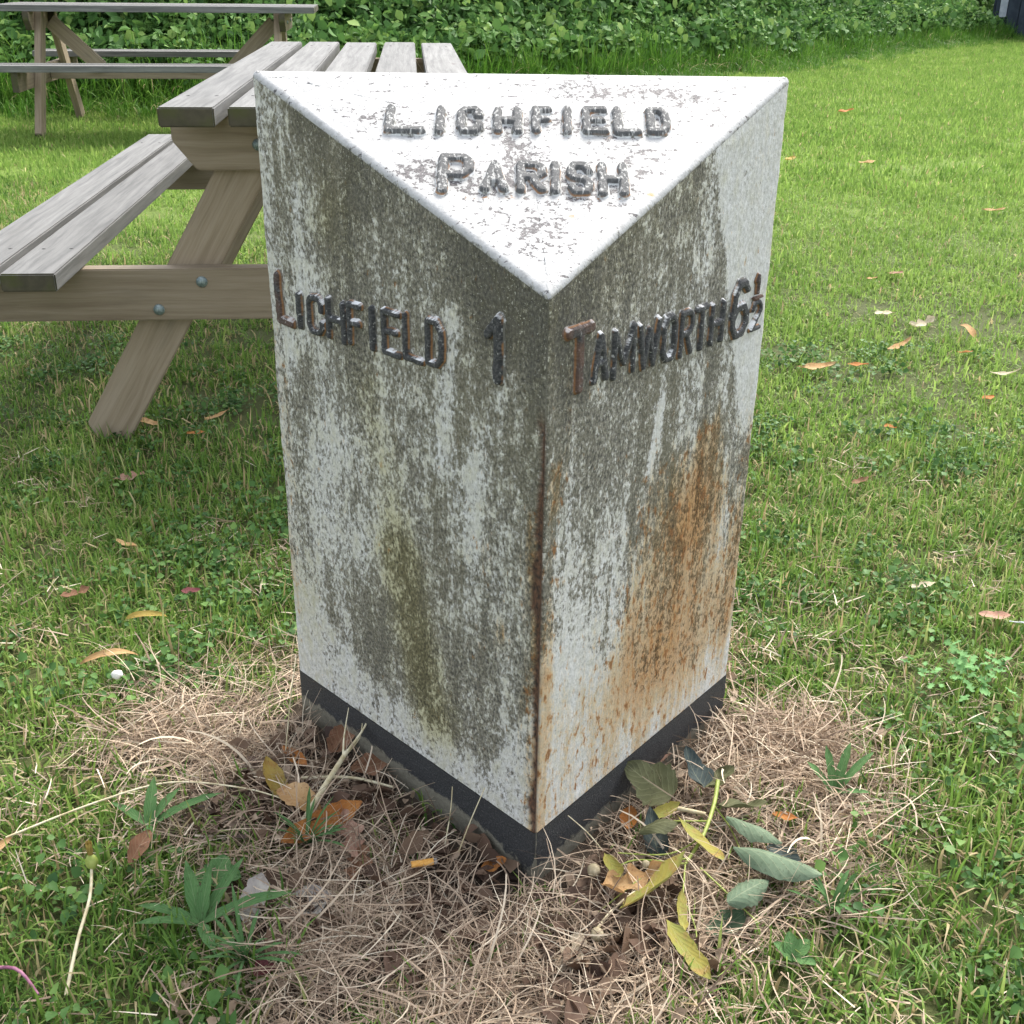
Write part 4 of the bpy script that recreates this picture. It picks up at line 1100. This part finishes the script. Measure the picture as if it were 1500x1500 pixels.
# ------------------------------------------------------------------ fallen leaves and small plants
def leaf_mesh(name, L, W, mat, shape='oval', curl=0.0, cup=0.0, twist=0.0, wave=0.0, seed=0, nl=16, nw=6):
    """blade from base to tip along X with real curvature; curl bends along, cup rolls across"""
    r = np.random.default_rng(seed)
    V, luv = [], []
    ph = r.uniform(0, 6)
    ang = -curl * 0.5; px, pz = 0.0, 0.0; ds = L / nl
    for i in range(nl + 1):
        f = i / nl
        if shape == 'oval': hw = math.sin(math.pi * min(1, f * 0.97 + 0.02)) ** 0.75
        elif shape == 'lance': hw = (math.sin(math.pi * (0.04 + 0.95 * f)) ** 0.9) * (1 - 0.25 * f)
        elif shape == 'strap': hw = min(1, f * 6, (1 - f) * 5 + 0.12) * (0.8 + 0.2 * math.sin(f * 3))
        elif shape == 'heart': hw = (min(1.0, (f + 0.06) * 4.2) ** 0.6) * (1 - f ** 2.1) ** 0.75 + 0.01
        else: hw = math.sin(math.pi * (0.05 + 0.93 * f)) ** 0.6 * (0.66 + 0.34 * math.cos(f * 19 + ph))   # lobed
        hw = max(hw, 0.03) * W * 0.5 * (1 + 0.06 * r.normal())
        for j in range(-nw // 2, nw // 2 + 1):
            s = j / (nw / 2)
            a = cup * s
            if abs(cup) > 1e-3:
                yy = hw * math.sin(a) / cup if True else 0
                zz = hw * (1 - math.cos(a)) / cup
            else: yy, zz = hw * s, 0
            zz += wave * W * math.sin(f * 11 + ph + s * 1.5) * abs(s)
            tw = twist * (f - 0.5)
            y2, z2 = yy * math.cos(tw) - zz * math.sin(tw), yy * math.sin(tw) + zz * math.cos(tw)
            V.append((px - math.sin(ang) * z2, y2, pz + math.cos(ang) * z2)); luv.append((f, s, 0))
        ang += curl / nl
        px += math.cos(ang) * ds; pz += math.sin(ang) * ds * -1 if False else math.sin(ang) * ds
    V = np.array(V); V[:, 0] -= L * 0.5
    V[:, 2] -= V[:, 2].min()
    c = nw + 1 if nw % 2 == 0 else nw
    c = len(range(-nw // 2, nw // 2 + 1))
    idx = np.arange((nl + 1) * c).reshape(nl + 1, c)
    q = np.stack([idx[:-1, :-1], idx[1:, :-1], idx[1:, 1:], idx[:-1, 1:]], -1).reshape(-1, 4)
    me = mesh_fast(name, V, q, vattrs={'luv': luv}); me.materials.append(M[mat])
    return me

def tube_mesh(name, pts, r0, r1, mat, sides=6):
    P = [np.array(p, float) for p in pts]
    # smooth
    Q = []
    for i in range(len(P) - 1):
        p0, p1, p2, p3 = P[max(i - 1, 0)], P[i], P[i + 1], P[min(i + 2, len(P) - 1)]
        for k in range(5):
            t = k / 5
            Q.append(0.5 * ((2 * p1) + (-p0 + p2) * t + (2 * p0 - 5 * p1 + 4 * p2 - p3) * t * t + (-p0 + 3 * p1 - 3 * p2 + p3) * t ** 3))
    Q.append(P[-1]); n = len(Q)
    V, q = [], []
    for i, p in enumerate(Q):
        d = Q[min(i + 1, n - 1)] - Q[max(i - 1, 0)]; d /= np.linalg.norm(d) + 1e-9
        a = np.cross(d, [0.13, 0.2, 0.97]); a /= np.linalg.norm(a) + 1e-9; b = np.cross(d, a)
        rr = r0 + (r1 - r0) * i / (n - 1)
        for k in range(sides):
            t = 2 * math.pi * k / sides
            V.append(p + (a * math.cos(t) + b * math.sin(t)) * rr)
    for i in range(n - 1):
        for k in range(sides):
            q.append((i * sides + k, i * sides + (k + 1) % sides, (i + 1) * sides + (k + 1) % sides, (i + 1) * sides + k))
    me = mesh_fast(name, np.array(V), q); me.materials.append(M[mat])
    return me

# (x, y, z, yaw deg, pitch, roll, length, width, material, shape, curl, cup, label)
LEAVES = [
    (-0.744, 1.999, .030, -38, 6, -14, .075, .026, 'tan_leaf', 'lance', .5, .5, 'pale tan spindle leaf lying alone on clover midway between table leg and milepost'),
    (-0.615, 1.715, .036, 12, 0, 40, .085, .013, 'yellow_leaf', 'lance', -2.2, .4, 'thin arched yellow-brown leaf behind the taller arched tan one beside the pebble'),
    (-0.640, 1.592, .030, 22, 0, 30, .105, .015, 'tan_leaf', 'lance', -1.9, .5, 'arched tan leaf standing like a bridge just behind the white pebble'),
    (-0.843, 2.334, .030, 15, 4, 6, .070, .042, 'pink_leaf', 'lobed', .6, .4, 'pinkish lobed dead leaf in the shade in front of the table leg'),
    (-0.903, 2.675, .030, 160, 8, 0, .070, .028, 'tan_leaf', 'oval', .6, .6, 'tan leaf touching the foot of the near table leg'),
    (-0.735, 2.715, .034, 25, 16, 0, .070, .024, 'tan_leaf', 'lance', .8, .5, 'narrow pale leaf on the grass between table leg and milepost'),
    (-0.765, 2.610, .028, 10, 0, 0, .045, .026, 'orange_leaf', 'oval', .4, .4, 'small orange leaf just in front of the narrow pale leaf by the table'),
    (-0.775, 1.806, .030, 30, 5, 0, .055, .034, 'brown_leaf', 'lobed', .9, .6, 'crumpled reddish brown leaf in green grass left of the arched leaves'),
    (-0.575, 1.820, .030, 5, 0, 0, .035, .022, 'red_leaf', 'oval', .5, .5, 'small dark red leaf among clover behind the arched yellow leaf'),
    (-1.06, 3.02, .03, 20, 0, 0, .06, .035, 'tan_leaf', 'oval', .5, .4, 'tan leaf on the grass behind the near table leg'),
    (-0.325, 1.290, .030, 118, 14, 20, .085, .034, 'yellow_leaf', 'oval', .6, .7, 'upright mustard yellow leaf leaning left of the pale straw stem'),
    (-0.285, 1.252, .026, 150, 10, -12, .075, .040, 'tan_leaf', 'oval', -.9, .6, 'broad curled tan leaf at the foot of the mustard yellow leaf'),
    (-0.245, 1.205, .028, 35, 5, 25, .120, .036, 'orange_leaf', 'strap', .5, .7, 'long orange-brown leaf crossing under the pale straw stem'),
    (-0.303, 1.345, .026, -50, 8, 18, .075, .024, 'orange_leaf', 'lance', .7, .7, 'slim rust-coloured leaf behind the mustard yellow leaf'),
    (-0.246, 1.392, .026, 70, 12, 0, .062, .042, 'brown_leaf', 'oval', .7, .5, 'dark red-brown leaf propped against the black foot of the milepost'),
    (-0.196, 1.338, .020, 20, 3, 0, .060, .046, 'brown_leaf', 'oval', .4, .3, 'flat dark brown leaf under the tip of the pale straw stem'),
    (-0.205, 1.186, .024, 105, 6, 0, .085, .040, 'pink_leaf', 'lobed', .6, .5, 'lobed pink-brown leaf left of the cigarette end'),
    (-0.188, 1.136, .020, 80, 4, 0, .060, .038, 'brown_leaf', 'lobed', .8, .5, 'small lobed brown leaf in the straw in front of the pink-brown leaf'),
    (-0.308, 1.070, .026, 82, 12, 14, .070, .030, 'grey_leaf', 'strap', .3, .4, 'bleached torn grey-white leaf at the grass edge bottom left'),
    (-0.243, 1.075, .016, 20, 4, 0, .060, .052, 'grey_leaf', 'oval', .3, .3, 'round grey-beige leaf lying flat in the straw right of the torn white leaf'),
    (-0.017, 1.143, .018, 15, 14, 0, .034, .026, 'orange_leaf', 'oval', .6, .4, 'bright rust scrap of leaf tucked under the front corner of the milepost'),
    (-0.470, 1.157, .026, 75, 14, 10, .055, .026, 'brown_leaf', 'oval', -.8, .7, 'dark glossy red-brown leaf curled in the green grass behind the plantain'),
    (-0.655, 1.140, .030, 40, 12, 0, .060, .026, 'tan_leaf', 'lance', .5, .4, 'olive tan leaf cut by the frame edge bottom left'),
    (0.205, 1.352, .022, 20, 8, 12, .065, .024, 'pink_leaf', 'lance', .5, .6, 'orange-pink leaf lying along the right black foot of the milepost'),
    (0.162, 1.232, .020, 80, 10, 0, .040, .026, 'orange_leaf', 'oval', .6, .5, 'small russet leaf between the milepost foot and the lime twig'),
    (0.372, 1.236, .022, -25, 6, 0, .035, .018, 'orange_leaf', 'oval', .6, .6, 'small orange leaf right of the wilted lime leaves'),
    (0.075, 0.995, .018, 60, 8, 0, .060, .036, 'pale_leaf', 'lobed', .8, .6, 'crumpled pale leaf in the straw in front of the lime twig bracts'),
    (0.848, 1.761, .032, -25, 8, 0, .055, .030, 'pink_leaf', 'oval', .6, .5, 'salmon pink leaf beside the grey feather'),
    (0.862, 3.167, .032, 5, 4, 10, .115, .042, 'tan_leaf', 'lance', .7, .6, 'largest tan leaf on the sunlit lawn, nearest to the milepost'),
    (0.990, 3.200, .030, -10, 4, 0, .060, .030, 'orange_leaf', 'oval', .5, .5, 'orange-tan leaf just right of the largest tan leaf'),
    (1.160, 3.375, .034, 28, 14, 0, .105, .034, 'tan_leaf', 'lance', .9, .6, 'tan leaf with an upturned tip in the middle of the lawn leaves'),
    (1.305, 3.620, .034, 15, 10, 20, .100, .050, 'pale_leaf', 'lobed', 1.4, .8, 'crumpled cream leaf, palest and most twisted on the lawn'),
    (1.222, 3.745, .032, -15, 4, 0, .065, .045, 'pale_leaf', 'oval', .5, .5, 'small oval cream leaf behind the crumpled cream one'),
    (1.415, 3.530, .036, 115, 22, 0, .080, .032, 'tan_leaf', 'oval', -1.2, .6, 'tan leaf with a raised stalk right of the crumpled cream leaf'),
    (1.338, 3.320, .034, -60, 16, 0, .060, .030, 'orange_leaf', 'oval', .5, .5, 'bright orange leaf tilted on the lawn below the raised-stalk leaf'),
    (1.385, 3.120, .034, -12, 10, 0, .085, .026, 'pale_leaf', 'lance', 1.2, .7, 'narrow whitish leaf on the lawn near the frame edge'),
    (1.265, 2.93, .03, 30, 0, 0, .045, .026, 'orange_leaf', 'oval', .4, .4, 'small dull orange leaf nearer than the whitish lawn leaf'),
    (0.935, 2.705, .03, -30, 0, 0, .040, .024, 'orange_leaf', 'oval', .5, .5, 'lone small rust leaf on open lawn nearer than the largest tan leaf'),
    (0.775, 2.363, .03, 20, 10, 0, .050, .026, 'brown_leaf', 'lance', .9, .7, 'dark brown curled leaf on the lawn right of the milepost'),
    (0.757, 1.873, .03, 8, 6, 0, .055, .022, 'pale_leaf', 'lance', .6, .6, 'pale cream leaf half sunk in grass behind the frilly pale green weed'),
    (1.42, 4.30, .034, -20, 8, 0, .06, .036, 'pink_leaf', 'oval', .6, .5, 'pinkish red leaf far up the lawn behind the cream ones'),
    (1.31, 4.22, .034, 10, 4, 0, .045, .022, 'tan_leaf', 'lance', .5, .5, 'small tan leaf left of the pinkish red leaf up the lawn'),
    (1.62, 7.10, .04, 40, 6, 0, .10, .06, 'yellow_leaf', 'oval', .6, .4, 'golden leaf on the bright far lawn just right of the milepost top'),
    (2.05, 7.00, .04, 10, 4, 0, .11, .06, 'tan_leaf', 'oval', .6, .4, 'tan leaf right of the golden leaf on the far lawn'),
    (2.60, 9.65, .045, 15, 6, 0, .14, .09, 'orange_leaf', 'oval', .6, .4, 'orange leaf on the far lawn nearest to the bank'),
    (2.25, 5.55, .04, -15, 5, 0, .11, .05, 'tan_leaf', 'lance', .8, .5, 'long tan leaf alone on the far lawn, third row back'),
    (4.02, 7.25, .04, 10, 5, 0, .10, .06, 'orange_leaf', 'oval', .7, .5, 'orange-brown leaf near the right frame edge on the far lawn'),
]
for i, (x, y, z, yw, pt, rl, L, W, mt, sh, cu, cp, lb) in enumerate(LEAVES):
    me = leaf_mesh('fallen_leaf', L, W, mt, sh, cu, cp, 0.3 * math.sin(i * 2.1), 0.05, 900 + i)
    o = link('fallen_leaf', me)
    o.location = (x, y, z - (0.008 if y > 2.2 else 0.003)); o.rotation_euler = Euler((R_(rl), -R_(pt), R_(yw)), 'XYZ')
    tag(o, lb, 'leaf', 'dead leaves scattered round the milepost and over the lawn')

def small(name, me, loc, rot, label, cat, group=None):
    o = link(name, me); o.location = loc; o.rotation_euler = rot
    return tag(o, label, cat, group)

# lime twig: stem, wilted leaves, bracts, fruit
tw = empty('lime_twig', (0.24, 1.15, 0.012))
tag(tw, 'fallen lime twig with wilted green leaves and yellow winged bracts right of the milepost', 'twig')
W3 = lambda x, y, z: (x - 0.24, y - 1.15, z - 0.012)
def twtube(name, pts, r0, r1, mat): return link(name, tube_mesh(name, [W3(*p) for p in pts], r0, r1, mat), None, tw)
twtube('stem', [(0.284, 1.270, .052), (0.272, 1.225, .047), (0.250, 1.170, .042), (0.222, 1.125, .036)], .0032, .0022, 'stalk')
for a in ([(0.272, 1.225, .047), (0.288, 1.190, .040), (0.296, 1.150, .035)], [(0.262, 1.196, .044), (0.215, 1.205, .036), (0.19, 1.21, .03)],
          [(0.25, 1.170, .042), (0.205, 1.145, .034), (0.14, 1.150, .030)], [(0.23, 1.135, .038), (0.180, 1.115, .034), (0.110, 1.058, .020)],
          [(0.222, 1.125, .036), (0.212, 1.070, .034), (0.202, 1.005, .026)], [(0.240, 1.118, .036), (0.272, 1.075, .030), (0.300, 1.04, .022)],
          [(0.212, 1.070, .034), (0.222, 1.030, .026), (0.220, 1.00, .022)], [(0.222, 1.125, .036), (0.16, 1.135, .032), (0.125, 1.115, .028)]):
    twtube('stalk', a, .0013, .0009, 'stalk')
LT = [  # x,y,z,yaw,pitch,roll,L,W,mat,shape,curl,cup
    (0.188, 1.270, .050, 150, 20, -25, .078, .070, 'olive_leaf', 'heart', .7, .5), (0.254, 1.305, .045, 115, 30, 20, .066, .052, 'dark_leaf', 'heart', .9, .9),
    (0.292, 1.290, .040, 30, 18, -18, .052, .050, 'olive_leaf', 'heart', .5, .6), (0.312, 1.222, .046, -12, 14, -30, .072, .056, 'olive_leaf', 'heart', .5, .5),
    (0.190, 1.190, .026, 95, 16, 0, .080, .040, 'dark_leaf', 'heart', .9, 1.0), (0.196, 1.176, .048, 15, 8, -10, .058, .034, 'olive_leaf', 'oval', -1.0, -.8),
    (0.314, 1.172, .040, -32, -4, -16, .078, .046, 'lime_pale', 'oval', -.5, -1.25), (0.332, 1.112, .036, -20, -4, -14, .112, .060, 'lime_pale', 'oval', -.4, -1.3),
    (0.288, 1.072, .034, 38, -4, 14, .074, .044, 'lime_pale', 'oval', -.4, -1.3), (0.352, 1.150, .024, -60, 10, 0, .060, .040, 'dark_leaf', 'oval', .6, .8), (0.262, 1.045, .016, 30, 4, 10, .060, .034, 'lime_leaf', 'oval', .4, .5)]
for i, (x, y, z, yw, pt, rl, L, W, mt, sh, cu, cp) in enumerate(LT):
    o = link('leaf', leaf_mesh('leaf', L, W, mt, sh, cu, cp, 0.1, 0.05, 1300 + i), None, tw)
    o.location = W3(x, y, z); o.rotation_euler = Euler((R_(rl), -R_(pt), R_(yw)), 'XYZ')
    if mt == 'lime_pale': o['label'] = 'rolled leaf showing its pale grey-green underside'
for i, (x, y, z, yw, pt, rl, L, W, cu, cp) in enumerate([(0.242, 1.155, .046, -52, -10, -25, .088, .026, .6, .6), (0.182, 1.078, .044, 38, 14, -35, .115, .034, .7, .8), (0.207, 0.985, .034, -58, -14, 10, .085, .024, .5, .6), (0.205, 1.040, .040, 88, 10, 30, .06, .016, .9, .8), (0.205, 1.225, .034, 25, 10, 20, .055, .018, .8, .8), (0.134, 1.115, .036, -70, 10, 20, .06, .018, .9, .8)]):
    o = link('bract', leaf_mesh('bract', L, W, 'bract', 'strap', cu, cp, 0.4, 0.04, 1400 + i), None, tw)
    o.location = W3(x, y, z); o.rotation_euler = Euler((R_(rl), -R_(pt), R_(yw)), 'XYZ')
o = link('dry_bract', leaf_mesh('dry_bract', .10, .05, 'tan_leaf', 'lobed', 1.6, 1.0, .4, .08, 1450), None, tw)
o.location = W3(0.158, 1.100, .030); o.rotation_euler = (0.3, 0, 0.4); o['label'] = 'crumpled orange-tan dried bract'
def ball_mesh(name, r, mat, sq=1.0, seed=0, lump=0.08):
    bm = bmesh.new(); bmesh.ops.create_icosphere(bm, subdivisions=3, radius=r)
    for v in bm.verts:
        k = 1 + lump * (float(vnoise(np.array([v.co.x / r * 2 + seed]), np.array([v.co.y / r * 2 + v.co.z / r * 1.7]), seed)[0]) - .5) * 2
        v.co *= k; v.co.z *= sq
    for f in bm.faces: f.smooth = True
    me = bpy.data.meshes.new(name); bm.to_mesh(me); bm.free(); me.materials.append(M[mat])
    return me
for i, (x, y, z) in enumerate([(0.106, 1.020, .022), (0.172, 1.120, .040), (0.190, 1.108, .040), (0.108, 1.125, .024)]):
    o = link('fruit', ball_mesh('fruit', 0.0085 if i in (0, 3) else .005, 'berry', .95, i), None, tw); o.location = W3(x, y, z)

small('pebble', ball_mesh('pebble', 0.0095, 'pebble', .75, 4, .15), (-0.617, 1.535, .036), (0, 0, .4), 'round white pebble in the grass in front of the arched tan leaf', 'pebble')
# cigarette end: filter tube with a burnt tip
cg = empty('cigarette_end', (-0.105, 1.128, .030), R_(14))
tag(cg, 'orange cigarette end lying on the straw in front of the milepost', 'cigarette end')
def cyl(name, x0, x1, r0, r1, mat, parent):
    bm = bmesh.new(); rg = []
    for x, rr in ((x0, r0 * .55), (x0, r0 * .92), (x0 + .0006, r0), ((x0 + x1) / 2, (r0 + r1) / 2 * 1.02), (x1 - .0006, r1), (x1, r1 * .92), (x1, r1 * .55)):
        rg.append([bm.verts.new((x + .0006 * math.sin(k * 2.3), rr * math.cos(k * math.pi / 8), rr * .88 * math.sin(k * math.pi / 8))) for k in range(16)])
    for p, q in zip(rg[:-1], rg[1:]):
        for k in range(16): bm.faces.new((p[k], p[(k + 1) % 16], q[(k + 1) % 16], q[k]))
    bm.faces.new(rg[0][::-1]); bm.faces.new(rg[-1])
    for f in bm.faces: f.smooth = True
    me = bpy.data.meshes.new(name); bm.to_mesh(me); bm.free()
    return link(name, me, M[mat], parent)
cyl('filter', -.016, .012, .0046, .0047, 'cork', cg); cyl('burnt_tip', .012, .0165, .0046, .0040, 'ash', cg)

# pale split straw stem, and other loose stems
st_ = empty('split_straw', (-0.24, 1.30, .03))
tag(st_, 'thick pale split straw stem leaning toward the milepost on the left', 'stem')
S3 = lambda x, y, z: (x + .24, y - 1.30, z - .03)
link('stem', tube_mesh('stem', [S3(-0.272, 1.215, .020), (S3(-0.250, 1.262, .040)), S3(-0.228, 1.322, .052)], .0048, .0036, 'straw_stalk'), None, st_)
link('split_end', tube_mesh('split_end', [S3(-0.230, 1.316, .051), S3(-0.208, 1.365, .062), S3(-0.198, 1.395, .078)], .0026, .0006, 'straw_stalk'), None, st_)
link('split_end', tube_mesh('split_end', [S3(-0.230, 1.316, .050), S3(-0.213, 1.352, .055), S3(-0.212, 1.385, .062)], .0022, .0005, 'straw_stalk'), None, st_)
link('split_end', tube_mesh('split_end', [S3(-0.231, 1.316, .052), S3(-0.234, 1.35, .06), S3(-0.232, 1.39, .08)], .0018, .0005, 'straw_stalk'), None, st_)
small('dry_stem', tube_mesh('dry_stem', [(-0.29, 1.305, .020), (-0.22, 1.300, .026), (-0.16, 1.285, .022)], .0026, .0018, 'straw_stalk'), (0, 0, 0), (0, 0, 0), 'grey horizontal dry stem behind the pale split straw stem', 'stem')
small('grass_stalk', tube_mesh('grass_stalk', [(-0.645, 1.165, .030), (-0.55, 1.222, .040), (-0.46, 1.262, .044), (-0.36, 1.262, .036), (-0.30, 1.250, .026)], .0015, .0009, 'straw_stalk'), (0, 0, 0), (0, 0, 0), 'long thin bowed yellow grass stalk above the plantain leaves', 'stem')
small('dry_stem', tube_mesh('dry_stem', [(0.19, 1.248, .030), (0.23, 1.232, .034), (0.262, 1.222, .034)], .0032, .0026, 'straw_stalk'), (0, 0, 0), (0, 0, 0), 'pale thick stem piece crossing under the lime twig', 'stem')
small('purple_stem', tube_mesh('purple_stem', [(-0.60, 0.955, .020), (-0.55, 0.952, .030), (-0.515, 0.925, .020)], .0022, .0018, 'purple_stalk'), (0, 0, 0), (0, 0, 0), 'purple runner stem in the bottom left grass', 'stem')
small('dry_stem', tube_mesh('dry_stem', [(0.10, 1.02, .020), (0.13, 1.06, .026), (0.175, 1.10, .030)], .0022, .0016, 'straw_stalk'), (0, 0, 0), (0, 0, 0), 'curved straw-yellow stem running from the berry to the dried bracts', 'stem')
for k, (a, b, c, lb) in enumerate([((-0.085, 1.17, .0), (-0.075, 1.185, .06), (-0.072, 1.19, .10), 'thin upright straw before the black foot, the left one of two'), ((-0.070, 1.155, .0), (-0.05, 1.165, .06), (-0.03, 1.17, .115), 'thin leaning straw before the black foot, the right one of two'), ((0.135, 1.165, .0), (0.105, 1.165, .045), (0.075, 1.155, .085), 'thin straw leaning left across the right black foot'), ((-0.325, 1.36, .0), (-0.312, 1.375, .10), (-0.300, 1.385, .17), 'tall thin stalk beside the far left corner of the milepost')]):
    small('straw', tube_mesh('straw', [a, b, c], .0010, .0006, 'straw_stalk'), (0, 0, 0), (0, 0, 0), lb, 'straw')

# closed dandelion on its pale stalk
dn = empty('dandelion', (-0.49, 0.935, 0))
tag(dn, 'closed yellow dandelion bud on a pale stalk in the bottom left grass', 'dandelion')
link('stalk', tube_mesh('stalk', [(0, 0, .008), (-.004, .06, .030), (-.005, .11, .045), (-.012, .145, .060)], .0022, .0018, 'straw_stalk'), None, dn)
o = link('bud', ball_mesh('bud', .0075, 'stalk', 1.4, 2, .1), None, dn); o.location = (-.0125, .148, .066)
pm = leaf_mesh('petal', .026, .006, 'yellow_leaf', 'strap', .2, .5, 0, .02, 5, 8, 4)
for k in range(7):
    o = bpy.data.objects.new('petal', pm); COL.objects.link(o); o.parent = dn
    a = k / 7 * 6.283; o.location = (-.013 + .003 * math.cos(a), .150 + .003 * math.sin(a), .082); o.rotation_euler = Euler((0, -R_(82), a), 'XYZ')

def rosette(loc, leaves, label, mat='plantain', cat='weed', name='plantain'):
    root = empty(name, loc); tag(root, label, cat)
    for i, (yw, pt, L, W, sh, cu) in enumerate(leaves):
        o = link('leaf', leaf_mesh('leaf', L, W, mat, sh, cu, .5, .1, .03, 1500 + i + int(abs(loc[0]) * 1000)), None, root)
        a = R_(yw); o.location = (math.cos(a) * L * .5 * math.cos(R_(pt)), math.sin(a) * L * .5 * math.cos(R_(pt)), .012 + .3 * L * math.sin(R_(pt)))
        o.rotation_euler = Euler((0, -R_(pt), a), 'XYZ')
    return root
rosette((-0.475, 1.205, .006), [(28, 12, .105, .019, 'lance', -.5), (95, 34, .075, .020, 'lance', -.5), (150, 10, .07, .016, 'lance', -.5), (60, 22, .07, .016, 'lance', -.7), (-70, 8, .05, .016, 'lance', -.5)], 'ribwort plantain with long upright blade leaves under the bowed stalk')
rosette((-0.365, 1.035, .006), [(15, 14, .115, .018, 'strap', -.6), (60, 30, .095, .020, 'lance', -.4), (115, 40, .085, .022, 'lance', -.5), (170, 12, .08, .018, 'lance', -.6), (-60, 10, .07, .018, 'lance', -.5), (200, 20, .08, .016, 'lance', -.6), (85, 44, .08, .018, 'lance', -.5)], 'plantain rosette of strap leaves at the straw edge bottom left')
rosette((-0.362, 1.105, .010), [(80, 20, .034, .040, 'heart', -.4), (-10, 16, .036, .042, 'heart', -.4), (200, 14, .030, .034, 'heart', -.4)], 'low weed with round scalloped leaves behind the plantain rosette', 'plantain', 'weed', 'round_leaved_weed')
rosette((-0.275, 0.965, .004), [(0, 30, .018, .016, 'oval', -.3), (120, 30, .018, .016, 'oval', -.3), (240, 30, .018, .016, 'oval', -.3)], 'tiny clover with dark red leaflets near the bottom edge', 'red_leaf', 'clover', 'red_clover')
rosette((0.452, 1.292, .004), [(100, 55, .075, .012, 'strap', -.5), (60, 45, .085, .013, 'strap', -.6), (35, 32, .09, .012, 'strap', -.6), (140, 40, .06, .012, 'strap', -.5), (-20, 20, .05, .01, 'strap', -.5)], 'bluish tuft of broad grass blades at the right edge of the dead patch', 'plantain', 'grass tuft', 'grass_tuft')
rosette((0.33, 0.99, .006), [(40, 30, .032, .020, 'oval', -.5), (150, 34, .030, .018, 'oval', -.4), (95, 44, .034, .02, 'oval', -.4), (-30, 16, .028, .018, 'oval', -.6)], 'small spoon-leaved weed in front of the rolled lime leaves', 'plantain', 'weed', 'spoon_leaved_weed')
gt = np.random.default_rng(31)
def tuft(loc, n, L, label):
    root = rosette(loc, [(gt.uniform(0, 360), gt.uniform(25, 62), L * gt.uniform(.6, 1.2), .0045 * gt.uniform(.8, 1.4), 'strap', -gt.uniform(.3, 1.0)) for _ in range(n)], label, 'plantain', 'grass tuft', 'grass_tuft')
tuft((-0.262, 1.180, .003), 16, .080, 'green grass tuft pushing up through the straw in front of the long orange-brown leaf')
tuft((-0.300, 0.985, .003), 18, .085, 'green grass tuft at the straw edge between the plantain rosette and the red clover')
tuft((0.395, 1.075, .003), 14, .060, 'thin green grass tuft at the straw edge beside the largest rolled lime leaf')
# frilly pale weed on the right: many leaflets on a few fronds
fw = empty('frilly_weed', (0.735, 1.585, .004)); tag(fw, 'pale green frilly-leaved weed patch on the lawn to the right', 'weed')
M['frill'] = mat_leaf('frilly_leaf', C4(0.14, 0.30, 0.10), C4(0.22, 0.40, 0.16), C4(0.10, 0.22, 0.07), .3, .5, False)
fm = leaf_mesh('leaflet', .020, .015, 'frill', 'lobed', .3, .3, 0, .05, 77, 8, 4)
rf = np.random.default_rng(77)
for k in range(60):
    o = bpy.data.objects.new('leaflet', fm); COL.objects.link(o); o.parent = fw
    o.location = (rf.normal(0, .042), rf.normal(0, .050), rf.uniform(.024, .042)); o.rotation_euler = (rf.normal(0, .35), rf.normal(0, .35), rf.uniform(0, 6.28)); s = rf.uniform(.7, 1.3); o.scale = (s, s, s)

# feather at the right frame edge
fe = empty('feather', (0.905, 1.712, .034), R_(-28)); tag(fe, 'grey and white feather on the grass at the right edge', 'feather')
link('quill', tube_mesh('quill', [(-.05, 0, .001), (0, .002, .005), (.06, 0, .003)], .0010, .0005, 'feather'), None, fe)
M['vane'] = mat_leaf('feather_vane', C4(0.10, 0.12, 0.14), C4(0.55, 0.57, 0.60), C4(0.72, 0.73, 0.74), .2, .6, True)
link('vane', leaf_mesh('vane', .095, .024, 'vane', 'strap', .3, .5, .2, .02, 8), None, fe).location = (.012, 0, .002)
